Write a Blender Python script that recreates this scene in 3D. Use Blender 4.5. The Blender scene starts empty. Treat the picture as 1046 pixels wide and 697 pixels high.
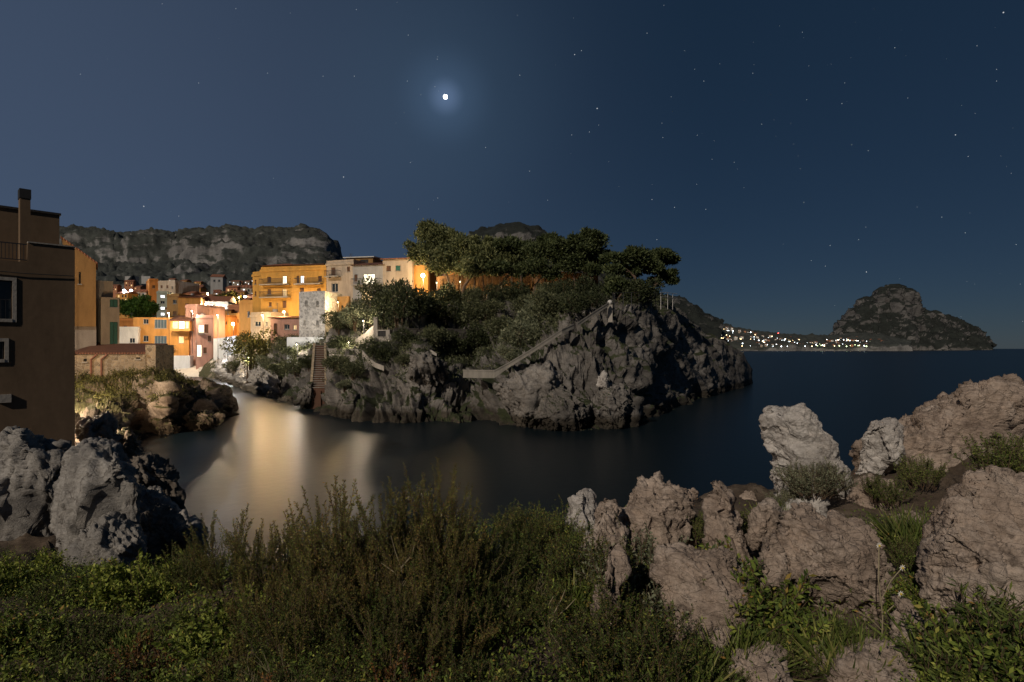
import bpy, math, random
import numpy as np
from mathutils import Vector

R = math.radians
rnd = random.Random(11)
RS = np.random.RandomState
scene = bpy.context.scene
COL = scene.collection
F, HY, CX, HC = 581.0, 356.0, 523.0, 7.0      # focal length and horizon in photo pixels, eye height over the sea


def P(px, py, D):
    return Vector(((px - CX) / F * D, D, HC + (HY - py) / F * D))


def zat(py, D):
    return HC + (HY - py) / F * D


# ------------------------------------------------------------------ noise
_perm = RS(7).permutation(256)
_G = RS(8).normal(size=(256, 3))
_G /= np.linalg.norm(_G, axis=1)[:, None]
_CELL = RS(9).rand(256, 3)
_CVAL = RS(10).rand(256)
_CDIR = RS(12).normal(size=(256, 3))
_CDIR /= np.linalg.norm(_CDIR, axis=1)[:, None]


def _hash(i, j, k):
    return _perm[(_perm[(_perm[i & 255] + j) & 255] + k) & 255]


def perlin(p):
    i = np.floor(p).astype(np.int64)
    f = p - i
    u = f * f * f * (f * (f * 6 - 15) + 10)

    def g(a, b, c):
        h = _hash(i[:, 0] + a, i[:, 1] + b, i[:, 2] + c)
        return (_G[h] * (f - np.array([a, b, c]))).sum(1)

    def l(a, b, t):
        return a + (b - a) * t
    x00 = l(g(0, 0, 0), g(1, 0, 0), u[:, 0]); x10 = l(g(0, 1, 0), g(1, 1, 0), u[:, 0])
    x01 = l(g(0, 0, 1), g(1, 0, 1), u[:, 0]); x11 = l(g(0, 1, 1), g(1, 1, 1), u[:, 0])
    return l(l(x00, x10, u[:, 1]), l(x01, x11, u[:, 1]), u[:, 2]) * 1.6


def fbm(p, octv=4, gain=.5):
    s, a = 0, 1
    for o in range(octv):
        s = s + a * perlin(p * 2 ** o + 17.3 * o); a *= gain
    return s


def ridged(p, octv=4, gain=.5):
    s, a = 0, 1
    for o in range(octv):
        s = s + a * (1 - 2 * np.abs(perlin(p * 2 ** o + 31.7 * o))); a *= gain
    return s


def cellular(p):
    """F1, F2 and tilted planes blended across the cell borders: the flat faces of broken rock."""
    i = np.floor(p).astype(np.int64)
    n = len(p)
    f1 = np.full(n, 9.); f2 = np.full(n, 9.); h1 = np.zeros(n, np.int64); h2 = np.zeros(n, np.int64); c1 = np.zeros((n, 3)); c2 = np.zeros((n, 3))
    for a in (-1, 0, 1):
        for b in (-1, 0, 1):
            for c in (-1, 0, 1):
                h = _hash(i[:, 0] + a, i[:, 1] + b, i[:, 2] + c)
                q = i + np.array([a, b, c]) + _CELL[h]
                d = np.linalg.norm(p - q, axis=1)
                m = d < f1
                m2 = (~m) & (d < f2)
                f2 = np.where(m, f1, np.where(m2, d, f2)); h2 = np.where(m, h1, np.where(m2, h, h2))
                c2 = np.where(m[:, None], c1, np.where(m2[:, None], q, c2))
                f1 = np.where(m, d, f1); h1 = np.where(m, h, h1); c1 = np.where(m[:, None], q, c1)

    def pl(h, c):
        return (_CDIR[h] * (p - c)).sum(1) * 1.1 + (_CVAL[h] - .5) * .7
    t = np.clip((f2 - f1) / .22, 0, 1); t = t * t * (3 - 2 * t)
    return f1, f2, pl(h1, c1) * (.5 + .5 * t) + pl(h2, c2) * (.5 - .5 * t)


def rockdisp(p, s, strata=None, fine=1.0, cracks=1.0):
    """Displacement in units of s for rock whose blocks are about s metres across."""
    q = p / s
    if strata is not None:
        ax = np.array(strata, float); ax /= np.linalg.norm(ax)
        q = q + ax * ((q @ ax)[:, None]) * .8        # squeezed along the bedding normal
        e = q + ax * ((q @ ax)[:, None]) * 1.2
    else:
        e = q
    w = np.stack([perlin(q * .8 + 5), perlin(q * .8 + 11), perlin(q * .8 + 23)], 1) * .3
    f1, f2, pl = cellular(q + w)
    g1, g2, pl2 = cellular(q * 2.6 + w * 2 + 3.1)
    d = pl * .55 + pl2 * .19 - cracks * .07 * np.exp(-(f2 - f1) * 22)
    return d + .075 * ridged(e * 2.2, 3) + fine * .028 * ridged(e * 7, 3, .6)


def bedding(p, ax, h, seed=0):
    """Offsets of tilted rock layers, each standing out by its own amount, with broken edges."""
    ax = np.array(ax, float); ax /= np.linalg.norm(ax)
    t = (p @ ax) / h + .55 * perlin(p / (h * 4.5) + seed) + .3 * perlin(p / (h * 1.4) + seed + 7)
    i = np.floor(t).astype(np.int64); f = t - i
    z = np.zeros_like(i)
    r1 = _CVAL[_hash(i, z + seed, z + 3)]; r0 = _CVAL[_hash(i - 1, z + seed, z + 3)]
    w = np.clip(f / .14, 0, 1)
    return (r0 * (1 - w) + r1 * w - .5) + (f - .5) * .45 * w


# ------------------------------------------------------------------ mesh helpers
def mk(name, V, faces, mat=None, parent=None, smooth=False):
    """V (n,3) array; faces: (m,k) int array or list of lists."""
    me = bpy.data.meshes.new(name)
    V = np.asarray(V, dtype=np.float32)
    if isinstance(faces, np.ndarray):
        m, k = faces.shape
        me.vertices.add(len(V)); me.vertices.foreach_set('co', V.ravel())
        me.loops.add(m * k); me.loops.foreach_set('vertex_index', faces.ravel().astype(np.int32))
        me.polygons.add(m)
        me.polygons.foreach_set('loop_start', np.arange(0, m * k, k, dtype=np.int32))
        me.update(calc_edges=True); me.validate()
    else:
        me.from_pydata([tuple(map(float, v)) for v in V], [], [list(map(int, f)) for f in faces]); me.update()
    if smooth:
        me.polygons.foreach_set('use_smooth', np.ones(len(me.polygons), dtype=bool))
    if mat:
        for m_ in (mat if isinstance(mat, (list, tuple)) else [mat]):
            me.materials.append(m_)
    o = bpy.data.objects.new(name, me); COL.objects.link(o)
    if parent:
        o.parent = parent
    return o


class MB:
    def __init__(self):
        self.v, self.f = [], []

    def add(self, vs, fs):
        b = len(self.v)
        self.v += [tuple(v) for v in vs]; self.f += [[i + b for i in f] for f in fs]

    def box(self, x0, x1, y0, y1, z0, z1):
        self.add([(x0, y0, z0), (x1, y0, z0), (x1, y1, z0), (x0, y1, z0), (x0, y0, z1), (x1, y0, z1), (x1, y1, z1), (x0, y1, z1)],
                 [(0, 3, 2, 1), (4, 5, 6, 7), (0, 1, 5, 4), (1, 2, 6, 5), (2, 3, 7, 6), (3, 0, 4, 7)])

    def tube(self, pts, rads, n=8, cap=True):
        pts = [Vector(p) for p in pts]
        if not isinstance(rads, (list, tuple)):
            rads = [rads] * len(pts)
        b = len(self.v)
        for i, p in enumerate(pts):
            d = (pts[min(i + 1, len(pts) - 1)] - pts[max(i - 1, 0)]).normalized()
            a = d.orthogonal().normalized() if i == 0 else (a - d * a.dot(d)).normalized()
            c = d.cross(a)
            for k in range(n):
                t = 2 * math.pi * k / n
                self.v.append(tuple(p + (a * math.cos(t) + c * math.sin(t)) * rads[i]))
        for i in range(len(pts) - 1):
            for k in range(n):
                k2 = (k + 1) % n
                self.f.append([b + i * n + k, b + i * n + k2, b + (i + 1) * n + k2, b + (i + 1) * n + k])
        if cap:
            self.f.append([b + k for k in range(n)][::-1])
            self.f.append([b + (len(pts) - 1) * n + k for k in range(n)])

    def ball(self, c, r, n=10, sz=1.0):
        b = len(self.v); m = n // 2 + 1
        for i in range(m + 1):
            t = math.pi * i / m
            for k in range(n):
                a = 2 * math.pi * k / n
                self.v.append((c[0] + r * math.sin(t) * math.cos(a), c[1] + r * math.sin(t) * math.sin(a), c[2] - r * sz * math.cos(t)))
        for i in range(m):
            for k in range(n):
                k2 = (k + 1) % n
                self.f.append([b + i * n + k, b + i * n + k2, b + (i + 1) * n + k2, b + (i + 1) * n + k])

    def build(self, name, mat, parent=None, smooth=False):
        return mk(name, self.v, self.f, mat, parent, smooth)


def tag(o, label=None, cat=None, group=None, kind=None):
    if label: o['label'] = label
    if cat: o['category'] = cat
    if group: o['group'] = group
    if kind: o['kind'] = kind
    return o


def empty(name, loc, rz=0, label=None, cat=None, group=None):
    o = bpy.data.objects.new(name, None); COL.objects.link(o)
    o.location = loc; o.rotation_euler = (0, 0, rz); o.empty_display_size = .3
    return tag(o, label, cat, group)


KIDS = {}


def copy_tree(o, parent=None):
    c = o.copy(); COL.objects.link(c); c.parent = parent
    for ch in [q for q in o.children]:
        copy_tree(ch, c)
    return c


# ------------------------------------------------------------------ materials
def newmat(name):
    m = bpy.data.materials.new(name); m.use_nodes = True
    nt = m.node_tree
    b = nt.nodes['Principled BSDF']
    return m, nt, b


def N(nt, typ, **kw):
    n = nt.nodes.new(typ)
    for k, v in kw.items():
        if k in n.inputs.keys():
            n.inputs[k].default_value = v
        else:
            setattr(n, k, v)
    return n


def ramp(nt, fac, stops):
    r = nt.nodes.new('ShaderNodeValToRGB')
    e = r.color_ramp.elements
    while len(e) < len(stops):
        e.new(.5)
    for el, (p, c) in zip(e, stops):
        el.position = p; el.color = (*c, 1) if len(c) == 3 else c
    nt.links.new(fac, r.inputs['Fac'])
    return r.outputs['Color']


def noise_tex(nt, vec, scale, detail=6, rough=.6):
    n = N(nt, 'ShaderNodeTexNoise')
    n.inputs['Scale'].default_value = scale; n.inputs['Detail'].default_value = detail; n.inputs['Roughness'].default_value = rough
    if vec is not None: nt.links.new(vec, n.inputs['Vector'])
    return n.outputs['Fac']


def mixc(nt, fac, a, b, mode='MIX'):
    m = nt.nodes.new('ShaderNodeMix'); m.data_type = 'RGBA'; m.blend_type = mode
    for sock, v in ((m.inputs['Factor'], fac), (m.inputs[6], a), (m.inputs[7], b)):
        if hasattr(v, 'is_linked'): nt.links.new(v, sock)
        elif isinstance(v, (int, float)): sock.default_value = v
        else: sock.default_value = (*v, 1)
    return m.outputs[2]


def rock_mat(name, c0, c1, c2, s=1.0, bump=.6, strata=(.3, .2, 1), moss=None, mossamt=.5, tide=False):
    m, nt, b = newmat(name)
    pos = N(nt, 'ShaderNodeNewGeometry').outputs['Position']
    mp = N(nt, 'ShaderNodeMapping'); nt.links.new(pos, mp.inputs['Vector'])
    mp.inputs['Rotation'].default_value = (.5, .35, .2); mp.inputs['Scale'].default_value = (1, 1, 3)
    n1 = noise_tex(nt, pos, .55 / s, 8, .65)
    n2 = noise_tex(nt, mp.outputs[0], 1.6 / s, 8, .7)
    n3 = noise_tex(nt, pos, 14 / s, 6, .7)
    c = ramp(nt, n1, [(.3, c0), (.5, c1), (.7, c2)])
    d = ramp(nt, n2, [(.32, (.45, .42, .40)), (.5, (1, 1, 1)), (.75, (1.15, 1.1, 1.05))])
    c = mixc(nt, .85, c, d, 'MULTIPLY')
    lich = ramp(nt, noise_tex(nt, pos, 4.5 / s, 6, .75), [(.58, (0, 0, 0)), (.66, (1, 1, 1))])
    c = mixc(nt, mixc(nt, .55, (0, 0, 0), lich), c, tuple(x * .5 for x in c1))
    e = ramp(nt, n3, [(.3, (.55, .53, .5)), (.55, (1, 1, 1)), (.8, (1.2, 1.18, 1.15))])
    c = mixc(nt, .6, c, e, 'MULTIPLY')
    if tide:
        sz = N(nt, 'ShaderNodeSeparateXYZ'); nt.links.new(pos, sz.inputs[0])
        ta = N(nt, 'ShaderNodeMath', operation='MULTIPLY_ADD'); nt.links.new(n2, ta.inputs[0]); ta.inputs[1].default_value = -1.6; nt.links.new(sz.outputs[2], ta.inputs[2])
        c = mixc(nt, 1.0, c, ramp(nt, ta.outputs[0], [(.0, (.28, .26, .22)), (.55, (1, 1, 1))]), 'MULTIPLY')
    if moss:
        nz = N(nt, 'ShaderNodeNewGeometry').outputs['Normal']
        sx = N(nt, 'ShaderNodeSeparateXYZ'); nt.links.new(nz, sx.inputs[0])
        ad = N(nt, 'ShaderNodeMath', operation='MULTIPLY_ADD'); nt.links.new(sx.outputs[2], ad.inputs[0]); ad.inputs[1].default_value = .45
        nt.links.new(noise_tex(nt, mp.outputs[0] if s > 20 else pos, .5 / s, 8, .75), ad.inputs[2])
        mm = ramp(nt, ad.outputs[0], [(.95 - mossamt * .4, (0, 0, 0)), (1.02 - mossamt * .4, (1, 1, 1))])
        mc = ramp(nt, noise_tex(nt, pos, 3 / s, 5), [(.3, tuple(x * .5 for x in moss)), (.7, moss)])
        c = mixc(nt, mm, c, mc)
    wn = N(nt, 'ShaderNodeTexNoise'); wn.inputs['Scale'].default_value = 2.5 / s; wn.inputs['Detail'].default_value = 4; nt.links.new(pos, wn.inputs['Vector'])
    wa_ = N(nt, 'ShaderNodeVectorMath', operation='MULTIPLY_ADD'); nt.links.new(wn.outputs['Color'], wa_.inputs[0]); wa_.inputs[1].default_value = (.9 * s,) * 3; nt.links.new(pos, wa_.inputs[2])
    vc = N(nt, 'ShaderNodeTexVoronoi', feature='DISTANCE_TO_EDGE'); vc.inputs['Scale'].default_value = .75 / s; nt.links.new(wa_.outputs[0], vc.inputs['Vector'])
    crk = ramp(nt, vc.outputs['Distance'], [(.0, (.18, .16, .15)), (.035, (1, 1, 1))])
    if s < 20: c = mixc(nt, ramp(nt, n1, [(.42, (0, 0, 0)), (.6, (.8, .8, .8))]), c, mixc(nt, 1.0, c, crk, 'MULTIPLY'))
    nt.links.new(c, b.inputs['Base Color'])
    b.inputs['Roughness'].default_value = .9; b.inputs['Specular IOR Level'].default_value = .25
    vo = N(nt, 'ShaderNodeTexVoronoi', feature='DISTANCE_TO_EDGE'); vo.inputs['Scale'].default_value = 2.2 / s
    wv = mixc(nt, .25, mp.outputs[0], N(nt, 'ShaderNodeTexNoise').outputs['Color'])
    nt.links.new(mp.outputs[0], vo.inputs['Vector'])
    cr = ramp(nt, vo.outputs['Distance'], [(0, (0, 0, 0)), (.05, (1, 1, 1))])
    h = mixc(nt, .5, n2, n3)
    h2 = mixc(nt, .12, h, cr)
    bp = N(nt, 'ShaderNodeBump'); bp.inputs['Strength'].default_value = bump; bp.inputs['Distance'].default_value = .12 * s
    nt.links.new(h2, bp.inputs['Height']); nt.links.new(bp.outputs[0], b.inputs['Normal'])
    return m


def leaf_mat(name, stops, trans=.25, rough=.65):
    m, nt, b = newmat(name)
    g = N(nt, 'ShaderNodeNewGeometry')
    c = ramp(nt, g.outputs['Random Per Island'], stops)
    big = noise_tex(nt, g.outputs['Position'], 1.3, 3)
    c = mixc(nt, .6, c, ramp(nt, big, [(.35, (.45, .5, .45)), (.65, (1.2, 1.15, 1.0))]), 'MULTIPLY')
    nt.links.new(c, b.inputs['Base Color']); b.inputs['Roughness'].default_value = rough
    b.inputs['Specular IOR Level'].default_value = .3
    t = N(nt, 'ShaderNodeBsdfTranslucent'); nt.links.new(c, t.inputs['Color'])
    mx = N(nt, 'ShaderNodeMixShader'); mx.inputs[0].default_value = trans
    nt.links.new(b.outputs[0], mx.inputs[1]); nt.links.new(t.outputs[0], mx.inputs[2])
    nt.links.new(mx.outputs[0], nt.nodes['Material Output'].inputs['Surface'])
    return m


def stucco(name, c, var=.35, bump=.25, s=1.0):
    m, nt, b = newmat(name)
    pos = N(nt, 'ShaderNodeNewGeometry').outputs['Position']
    mp = N(nt, 'ShaderNodeMapping'); nt.links.new(pos, mp.inputs['Vector']); mp.inputs['Scale'].default_value = (1, 1, .25)
    a = ramp(nt, noise_tex(nt, mp.outputs[0], .9 / s, 7, .7), [(.25, (1 - var,) * 3), (.6, (1, 1, 1)), (.85, (1.1, 1.08, 1.05))])
    cc = mixc(nt, 1.0, c, a, 'MULTIPLY')
    n2 = noise_tex(nt, pos, 9 / s, 5, .6)
    cc = mixc(nt, .5, cc, ramp(nt, n2, [(.3, (.8, .8, .8)), (.7, (1.1, 1.1, 1.1))]), 'MULTIPLY')
    nt.links.new(cc, b.inputs['Base Color']); b.inputs['Roughness'].default_value = .9; b.inputs['Specular IOR Level'].default_value = .2
    bp = N(nt, 'ShaderNodeBump'); bp.inputs['Strength'].default_value = bump; bp.inputs['Distance'].default_value = .05
    nt.links.new(n2, bp.inputs['Height']); nt.links.new(bp.outputs[0], b.inputs['Normal'])
    return m


def stonework(name, c, mortar, s=.35):
    m, nt, b = newmat(name)
    tc = N(nt, 'ShaderNodeTexCoord').outputs['Object']
    vo = N(nt, 'ShaderNodeTexVoronoi'); vo.inputs['Scale'].default_value = 1 / s
    ve = N(nt, 'ShaderNodeTexVoronoi', feature='DISTANCE_TO_EDGE'); ve.inputs['Scale'].default_value = 1 / s
    nt.links.new(tc, vo.inputs['Vector']); nt.links.new(tc, ve.inputs['Vector'])
    sx = N(nt, 'ShaderNodeSeparateColor'); nt.links.new(vo.outputs['Color'], sx.inputs[0])
    cc = ramp(nt, sx.outputs[0], [(0, tuple(x * .62 for x in c)), (.5, c), (1, tuple(min(1, x * 1.45) for x in c))])
    e = ramp(nt, ve.outputs['Distance'], [(.03, (0, 0, 0)), (.1, (1, 1, 1))])
    cc = mixc(nt, e, mortar, cc)
    cc = mixc(nt, .5, cc, ramp(nt, noise_tex(nt, tc, 1.2, 6), [(.3, (.6, .6, .6)), (.7, (1.1, 1.1, 1.1))]), 'MULTIPLY')
    nt.links.new(cc, b.inputs['Base Color']); b.inputs['Roughness'].default_value = .9
    bp = N(nt, 'ShaderNodeBump'); bp.inputs['Strength'].default_value = .6; bp.inputs['Distance'].default_value = .06
    nt.links.new(e, bp.inputs['Height']); nt.links.new(bp.outputs[0], b.inputs['Normal'])
    return m


def tile_mat(name, c):
    m, nt, b = newmat(name)
    tc = N(nt, 'ShaderNodeTexCoord').outputs['Object']
    w = N(nt, 'ShaderNodeTexWave', wave_type='BANDS', bands_direction='X'); w.inputs['Scale'].default_value = 1.3; w.inputs['Distortion'].default_value = .6
    nt.links.new(tc, w.inputs['Vector'])
    cc = mixc(nt, w.outputs['Fac'], tuple(x * .45 for x in c), c)
    cc = mixc(nt, .7, cc, ramp(nt, noise_tex(nt, tc, 2.5, 5), [(.3, (.55, .5, .5)), (.7, (1.2, 1.1, 1.1))]), 'MULTIPLY')
    nt.links.new(cc, b.inputs['Base Color']); b.inputs['Roughness'].default_value = .85
    bp = N(nt, 'ShaderNodeBump'); bp.inputs['Strength'].default_value = .7; bp.inputs['Distance'].default_value = .08
    nt.links.new(w.outputs['Fac'], bp.inputs['Height']); nt.links.new(bp.outputs[0], b.inputs['Normal'])
    return m


def plain(name, c, rough=.7, metal=0.0):
    m, nt, b = newmat(name)
    pos = N(nt, 'ShaderNodeNewGeometry').outputs['Position']
    cc = mixc(nt, .6, c, ramp(nt, noise_tex(nt, pos, 5, 5), [(.3, (.7, .7, .7)), (.7, (1.1, 1.1, 1.1))]), 'MULTIPLY')
    nt.links.new(cc, b.inputs['Base Color']); b.inputs['Roughness'].default_value = rough; b.inputs['Metallic'].default_value = metal
    return m


def emit(name, c, s, var=0.0):
    m, nt, b = newmat(name)
    b.inputs['Base Color'].default_value = (*[min(.8, x) for x in c], 1)
    b.inputs['Emission Strength'].default_value = s
    b.inputs['Emission Color'].default_value = (*c, 1)
    if var:   # uneven room light behind curtains
        tc = N(nt, 'ShaderNodeTexCoord').outputs['Object']
        cc = mixc(nt, 1.0, c, ramp(nt, noise_tex(nt, tc, 1.7, 3), [(.35, (1 - var, 1 - var * 1.1, 1 - var * 1.2)), (.65, (1, 1, 1))]), 'MULTIPLY')
        nt.links.new(cc, b.inputs['Emission Color'])
    return m


M = {}
M['rock_fg'] = rock_mat('pinkish limestone', (.22, .168, .135), (.40, .32, .262), (.54, .46, .395), s=.35, bump=1.0)
M['rock_white'] = rock_mat('pale limestone', (.34, .31, .29), (.50, .47, .44), (.62, .59, .56), s=.35, bump=.85)
M['rock_grey'] = rock_mat('grey limestone', (.17, .16, .15), (.29, .275, .255), (.41, .39, .365), s=.6, bump=.8)
M['rock_dark'] = rock_mat('dark brown rock', (.10, .085, .07), (.18, .155, .13), (.26, .23, .20), s=.8, bump=.8)
M['rock_isle'] = rock_mat('island limestone', (.078, .072, .066), (.150, .140, .130), (.275, .258, .24), s=2.2, bump=.7, tide=True, moss=(.05, .06, .028), mossamt=.38)
M['rock_head'] = rock_mat('warmed headland rock', (.15, .11, .08), (.27, .21, .155), (.38, .31, .24), s=1.6, bump=.8, tide=True, moss=(.08, .075, .03), mossamt=.35)  # brown rock, with warm lamp light partly put into its colour
M['rock_shore'] = rock_mat('pale shore rock', (.34, .31, .28), (.50, .47, .43), (.62, .59, .55), s=1.5, bump=.7, tide=True)
M['hill'] = rock_mat('hill rock and scrub', (.12, .122, .125), (.18, .178, .175), (.28, .275, .27), s=50, bump=.5, moss=(.07, .078, .07), mossamt=.5)  # distant haze put into the colour: rock and scrub lightened
M['mountain'] = rock_mat('mountain rock', (.07, .068, .068), (.13, .127, .125), (.22, .212, .205), s=110, bump=.8, moss=(.03, .036, .032), mossamt=.66)
M['soil'] = rock_mat('stony soil', (.07, .05, .035), (.12, .09, .065), (.18, .145, .11), s=.25, bump=.9)
M['slope'] = rock_mat('village slope', (.12, .10, .07), (.2, .17, .13), (.28, .25, .2), s=3, bump=.5, moss=(.05, .055, .025), mossamt=.6)
M['sand'] = stucco('pale sand', (.60, .57, .52), .2, .4)
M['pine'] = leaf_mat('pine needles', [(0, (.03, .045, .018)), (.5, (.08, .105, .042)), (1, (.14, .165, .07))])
M['pine_lit'] = leaf_mat('lit pine needles', [(0, (.08, .10, .042)), (.5, (.19, .21, .095)), (1, (.30, .31, .15))])  # needles of the lit crowns, the light put into a paler colour
M['scrub'] = leaf_mat('olive scrub leaves', [(0, (.05, .06, .03)), (.5, (.12, .135, .07)), (1, (.21, .22, .13))])
M['scrub_dark'] = leaf_mat('dark scrub leaves', [(0, (.025, .034, .016)), (.6, (.06, .075, .034)), (1, (.11, .125, .06))])
M['green'] = leaf_mat('bright green leaves', [(0, (.03, .07, .012)), (.5, (.06, .14, .02)), (1, (.11, .2, .035))])
M['yellowgreen'] = leaf_mat('yellow green leaves', [(0, (.05, .05, .015)), (.5, (.11, .105, .03)), (1, (.18, .17, .05))])
M['heath'] = leaf_mat('heath leaflets', [(0, (0.049, 0.049, 0.016)), (.35, (0.114, 0.114, 0.029)), (.65, (0.139, 0.179, 0.041)), (.88, (0.227, 0.139, 0.049)), (1, (0.309, 0.325, 0.081))])
M['heath2'] = leaf_mat('green heath leaflets', [(0, (0.022, 0.030, 0.010)), (.4, (0.069, 0.100, 0.025)), (.7, (0.138, 0.200, 0.044)), (.9, (0.175, 0.106, 0.037)), (1, (0.325, 0.375, 0.075))])
M['bright'] = leaf_mat('fresh yellow green leaves', [(0, (0.078, 0.109, 0.022)), (.5, (0.218, 0.281, 0.047)), (1, (0.468, 0.499, 0.109))])
M['fresh'] = leaf_mat('grass blades', [(0, (0.065, 0.091, 0.019)), (.6, (0.156, 0.208, 0.046)), (1, (0.338, 0.312, 0.117))])
M['shoot'] = leaf_mat('fresh green shoots', [(0, (.05, .10, .02)), (.5, (.11, .20, .035)), (1, (.22, .30, .07))])
M['cover'] = leaf_mat('ground cover leaves', [(0, (0.049, 0.078, 0.019)), (.45, (0.137, 0.196, 0.040)), (.8, (0.253, 0.323, 0.059)), (.93, (0.390, 0.409, 0.088)), (1, (0.390, 0.196, 0.059))])
M['greyleaf'] = leaf_mat('grey green leaves', [(0, (0.088, 0.100, 0.062)), (.5, (0.200, 0.225, 0.144)), (1, (0.350, 0.362, 0.250))])
M['weed'] = leaf_mat('weed leaves', [(0, (0.049, 0.073, 0.020)), (.5, (0.114, 0.155, 0.039)), (1, (0.227, 0.260, 0.065))])
M['dry'] = leaf_mat('dry orange heads', [(0, (.14, .06, .02)), (.5, (.25, .11, .035)), (1, (.35, .19, .06))])
M['dryreed'] = leaf_mat('dry reed blades', [(0, (.09, .055, .025)), (.5, (.22, .14, .06)), (1, (.34, .24, .11))])
M['heathred'] = leaf_mat('reddish heath tips', [(0, (0.097, 0.068, 0.026)), (.45, (0.196, 0.167, 0.049)), (.7, (0.234, 0.253, 0.059)), (.9, (0.352, 0.175, 0.068)), (1, (0.390, 0.390, 0.097))])
M['bark'] = plain('pine bark', (.13, .085, .06), .9)
M['twig'] = plain('brown twig', (.10, .065, .04), .9)
M['straw'] = plain('pale dry stalk', (.32, .27, .17), .9)
M['petal'] = plain('white petal', (.75, .74, .68), .6)
M['petal_y'] = plain('yellow petal', (.7, .5, .06), .6)
M['brownwall'] = stucco('brown ochre render', (.21, .145, .092), .5, .06, 2.2)
M['ochre'] = stucco('ochre render', (.34, .20, .08), .35, .15)
M['greyplaster'] = stucco('grey cement plaster', (.34, .30, .26), .4)
M['beige'] = stucco('beige plaster', (.42, .36, .28), .35)
M['orange'] = stucco('orange render', (.62, .31, .09), .35)
M['deeporange'] = stucco('deep orange render', (.62, .25, .07), .35)
M['yellow'] = stucco('golden yellow render', (.68, .36, .085), .32)
M['pink'] = stucco('faded pink render', (.52, .30, .24), .42)
M['white'] = stucco('white render', (.72, .70, .66), .35)
M['cream'] = stucco('cream render', (.50, .41, .32), .4)
M['greyrender'] = stucco('grey render', (.42, .41, .40), .3)
M['greengrey'] = stucco('grey green render', (.38, .42, .36), .3)
M['redpink'] = stucco('brick pink render', (.55, .24, .13), .3)
M['ruststeps'] = stucco('rust red brick steps', (.12, .065, .045), .35)
M['concrete'] = stucco('pale concrete', (.40, .37, .33), .35)
M['parapet'] = stucco('weathered pale masonry', (.25, .235, .21), .5, .5)
M['rock_bluff'] = rock_mat('pale broken cliff face', (.13, .12, .11), (.23, .215, .20), (.36, .34, .315), s=2.0, bump=.8, tide=True)
M['darkconcrete'] = stucco('weathered dark concrete', (.055, .05, .046), .4)
M['whitewash'] = stucco('blue white wash', (.62, .66, .70), .2)
M['tower'] = stonework('grey rubble masonry', (.60, .585, .56), (.74, .72, .69), .36)
M['rubble'] = stonework('ochre rubble masonry', (.30, .23, .15), (.36, .3, .22), .35)
M['reed'] = rock_mat('rust ochre garden wall', (.06, .036, .02), (.15, .085, .042), (.24, .135, .065), s=.9, bump=.7, moss=(.05, .05, .02), mossamt=.5)
M['tile'] = tile_mat('terracotta tiles', (.40, .17, .09))
M['tiledark'] = tile_mat('old red brown tiles', (.22, .10, .06))
M['shutter'] = plain('brown wooden shutter', (.14, .065, .03))
M['shutter_green'] = plain('green wooden shutter', (.03, .13, .10))
M['frame'] = plain('white painted frame', (.62, .60, .57))
M['metal'] = plain('dark painted iron', (.05, .05, .055), .5, .4)
M['pipe'] = plain('rust red pipe', (.26, .11, .07))
M['glass'] = plain('dark window glass', (.03, .04, .05), .12)
M['blueglass'] = plain('blue grey glazing', (.10, .15, .19), .2)
M['black'] = plain('soot black', (.02, .02, .02))
M['lit'] = emit('lit window', (1, .88, .66), 2.6, .45)
M['litdim'] = emit('dim warm window', (1, .66, .34), .9, .5)
M['litcool'] = emit('cool lit window', (.85, .93, 1), 2.2, .4)
M['bulb'] = emit('lamp glass', (1, .78, .45), 22)
M['bulbcool'] = emit('cool lamp glass', (.8, .9, 1), 24)
M['bulbred'] = emit('red lamp glass', (1, .08, .06), 16)
M['bulbfar'] = emit('far lamp warm', (1, .72, .38), 8)
M['bulbfarc'] = emit('far lamp white', (.85, .95, 1), 8)
M['bulbfarg'] = emit('far lamp greenish', (.8, 1, .5), 6)


# ------------------------------------------------------------------ world, moonlight, camera
SUN_EL, SUN_AZ = R(31), R(211)     # azimuth clockwise from +Y: light comes from behind the viewer, over the left shoulder
w = bpy.data.worlds.new('World'); scene.world = w; w.use_nodes = True
nt = w.node_tree
bg = nt.nodes['Background']; bg.inputs['Strength'].default_value = 0.05
sky = N(nt, 'ShaderNodeTexSky'); sky.sky_type = 'NISHITA'; sky.sun_disc = False
sky.sun_elevation = SUN_EL; sky.sun_rotation = SUN_AZ
sky.altitude = 1500; sky.air_density = 1.0; sky.dust_density = .3; sky.ozone_density = 2.0
tc = N(nt, 'ShaderNodeTexCoord').outputs['Generated']
tint = mixc(nt, 1.0, sky.outputs[0], (.075, .085, .10), 'MULTIPLY')
# the sky glow of the town to the left and the bright air round the planet
planet_dir = Vector(((455 - CX) / F, 1, (HY - 99) / F)).normalized()


def lobe(direction, lo, hi, power):
    d = N(nt, 'ShaderNodeVectorMath', operation='DOT_PRODUCT')
    nt.links.new(tc, d.inputs[0]); d.inputs[1].default_value = direction
    mr = N(nt, 'ShaderNodeMapRange'); mr.inputs['From Min'].default_value = lo; mr.inputs['From Max'].default_value = hi
    nt.links.new(d.outputs['Value'], mr.inputs['Value'])
    pw = N(nt, 'ShaderNodeMath', operation='POWER'); nt.links.new(mr.outputs[0], pw.inputs[0]); pw.inputs[1].default_value = power
    return pw.outputs[0]


def addc(a, fac, c):
    k = mixc(nt, fac, (0, 0, 0), c)
    return mixc(nt, 1.0, a, k, 'ADD')


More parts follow.
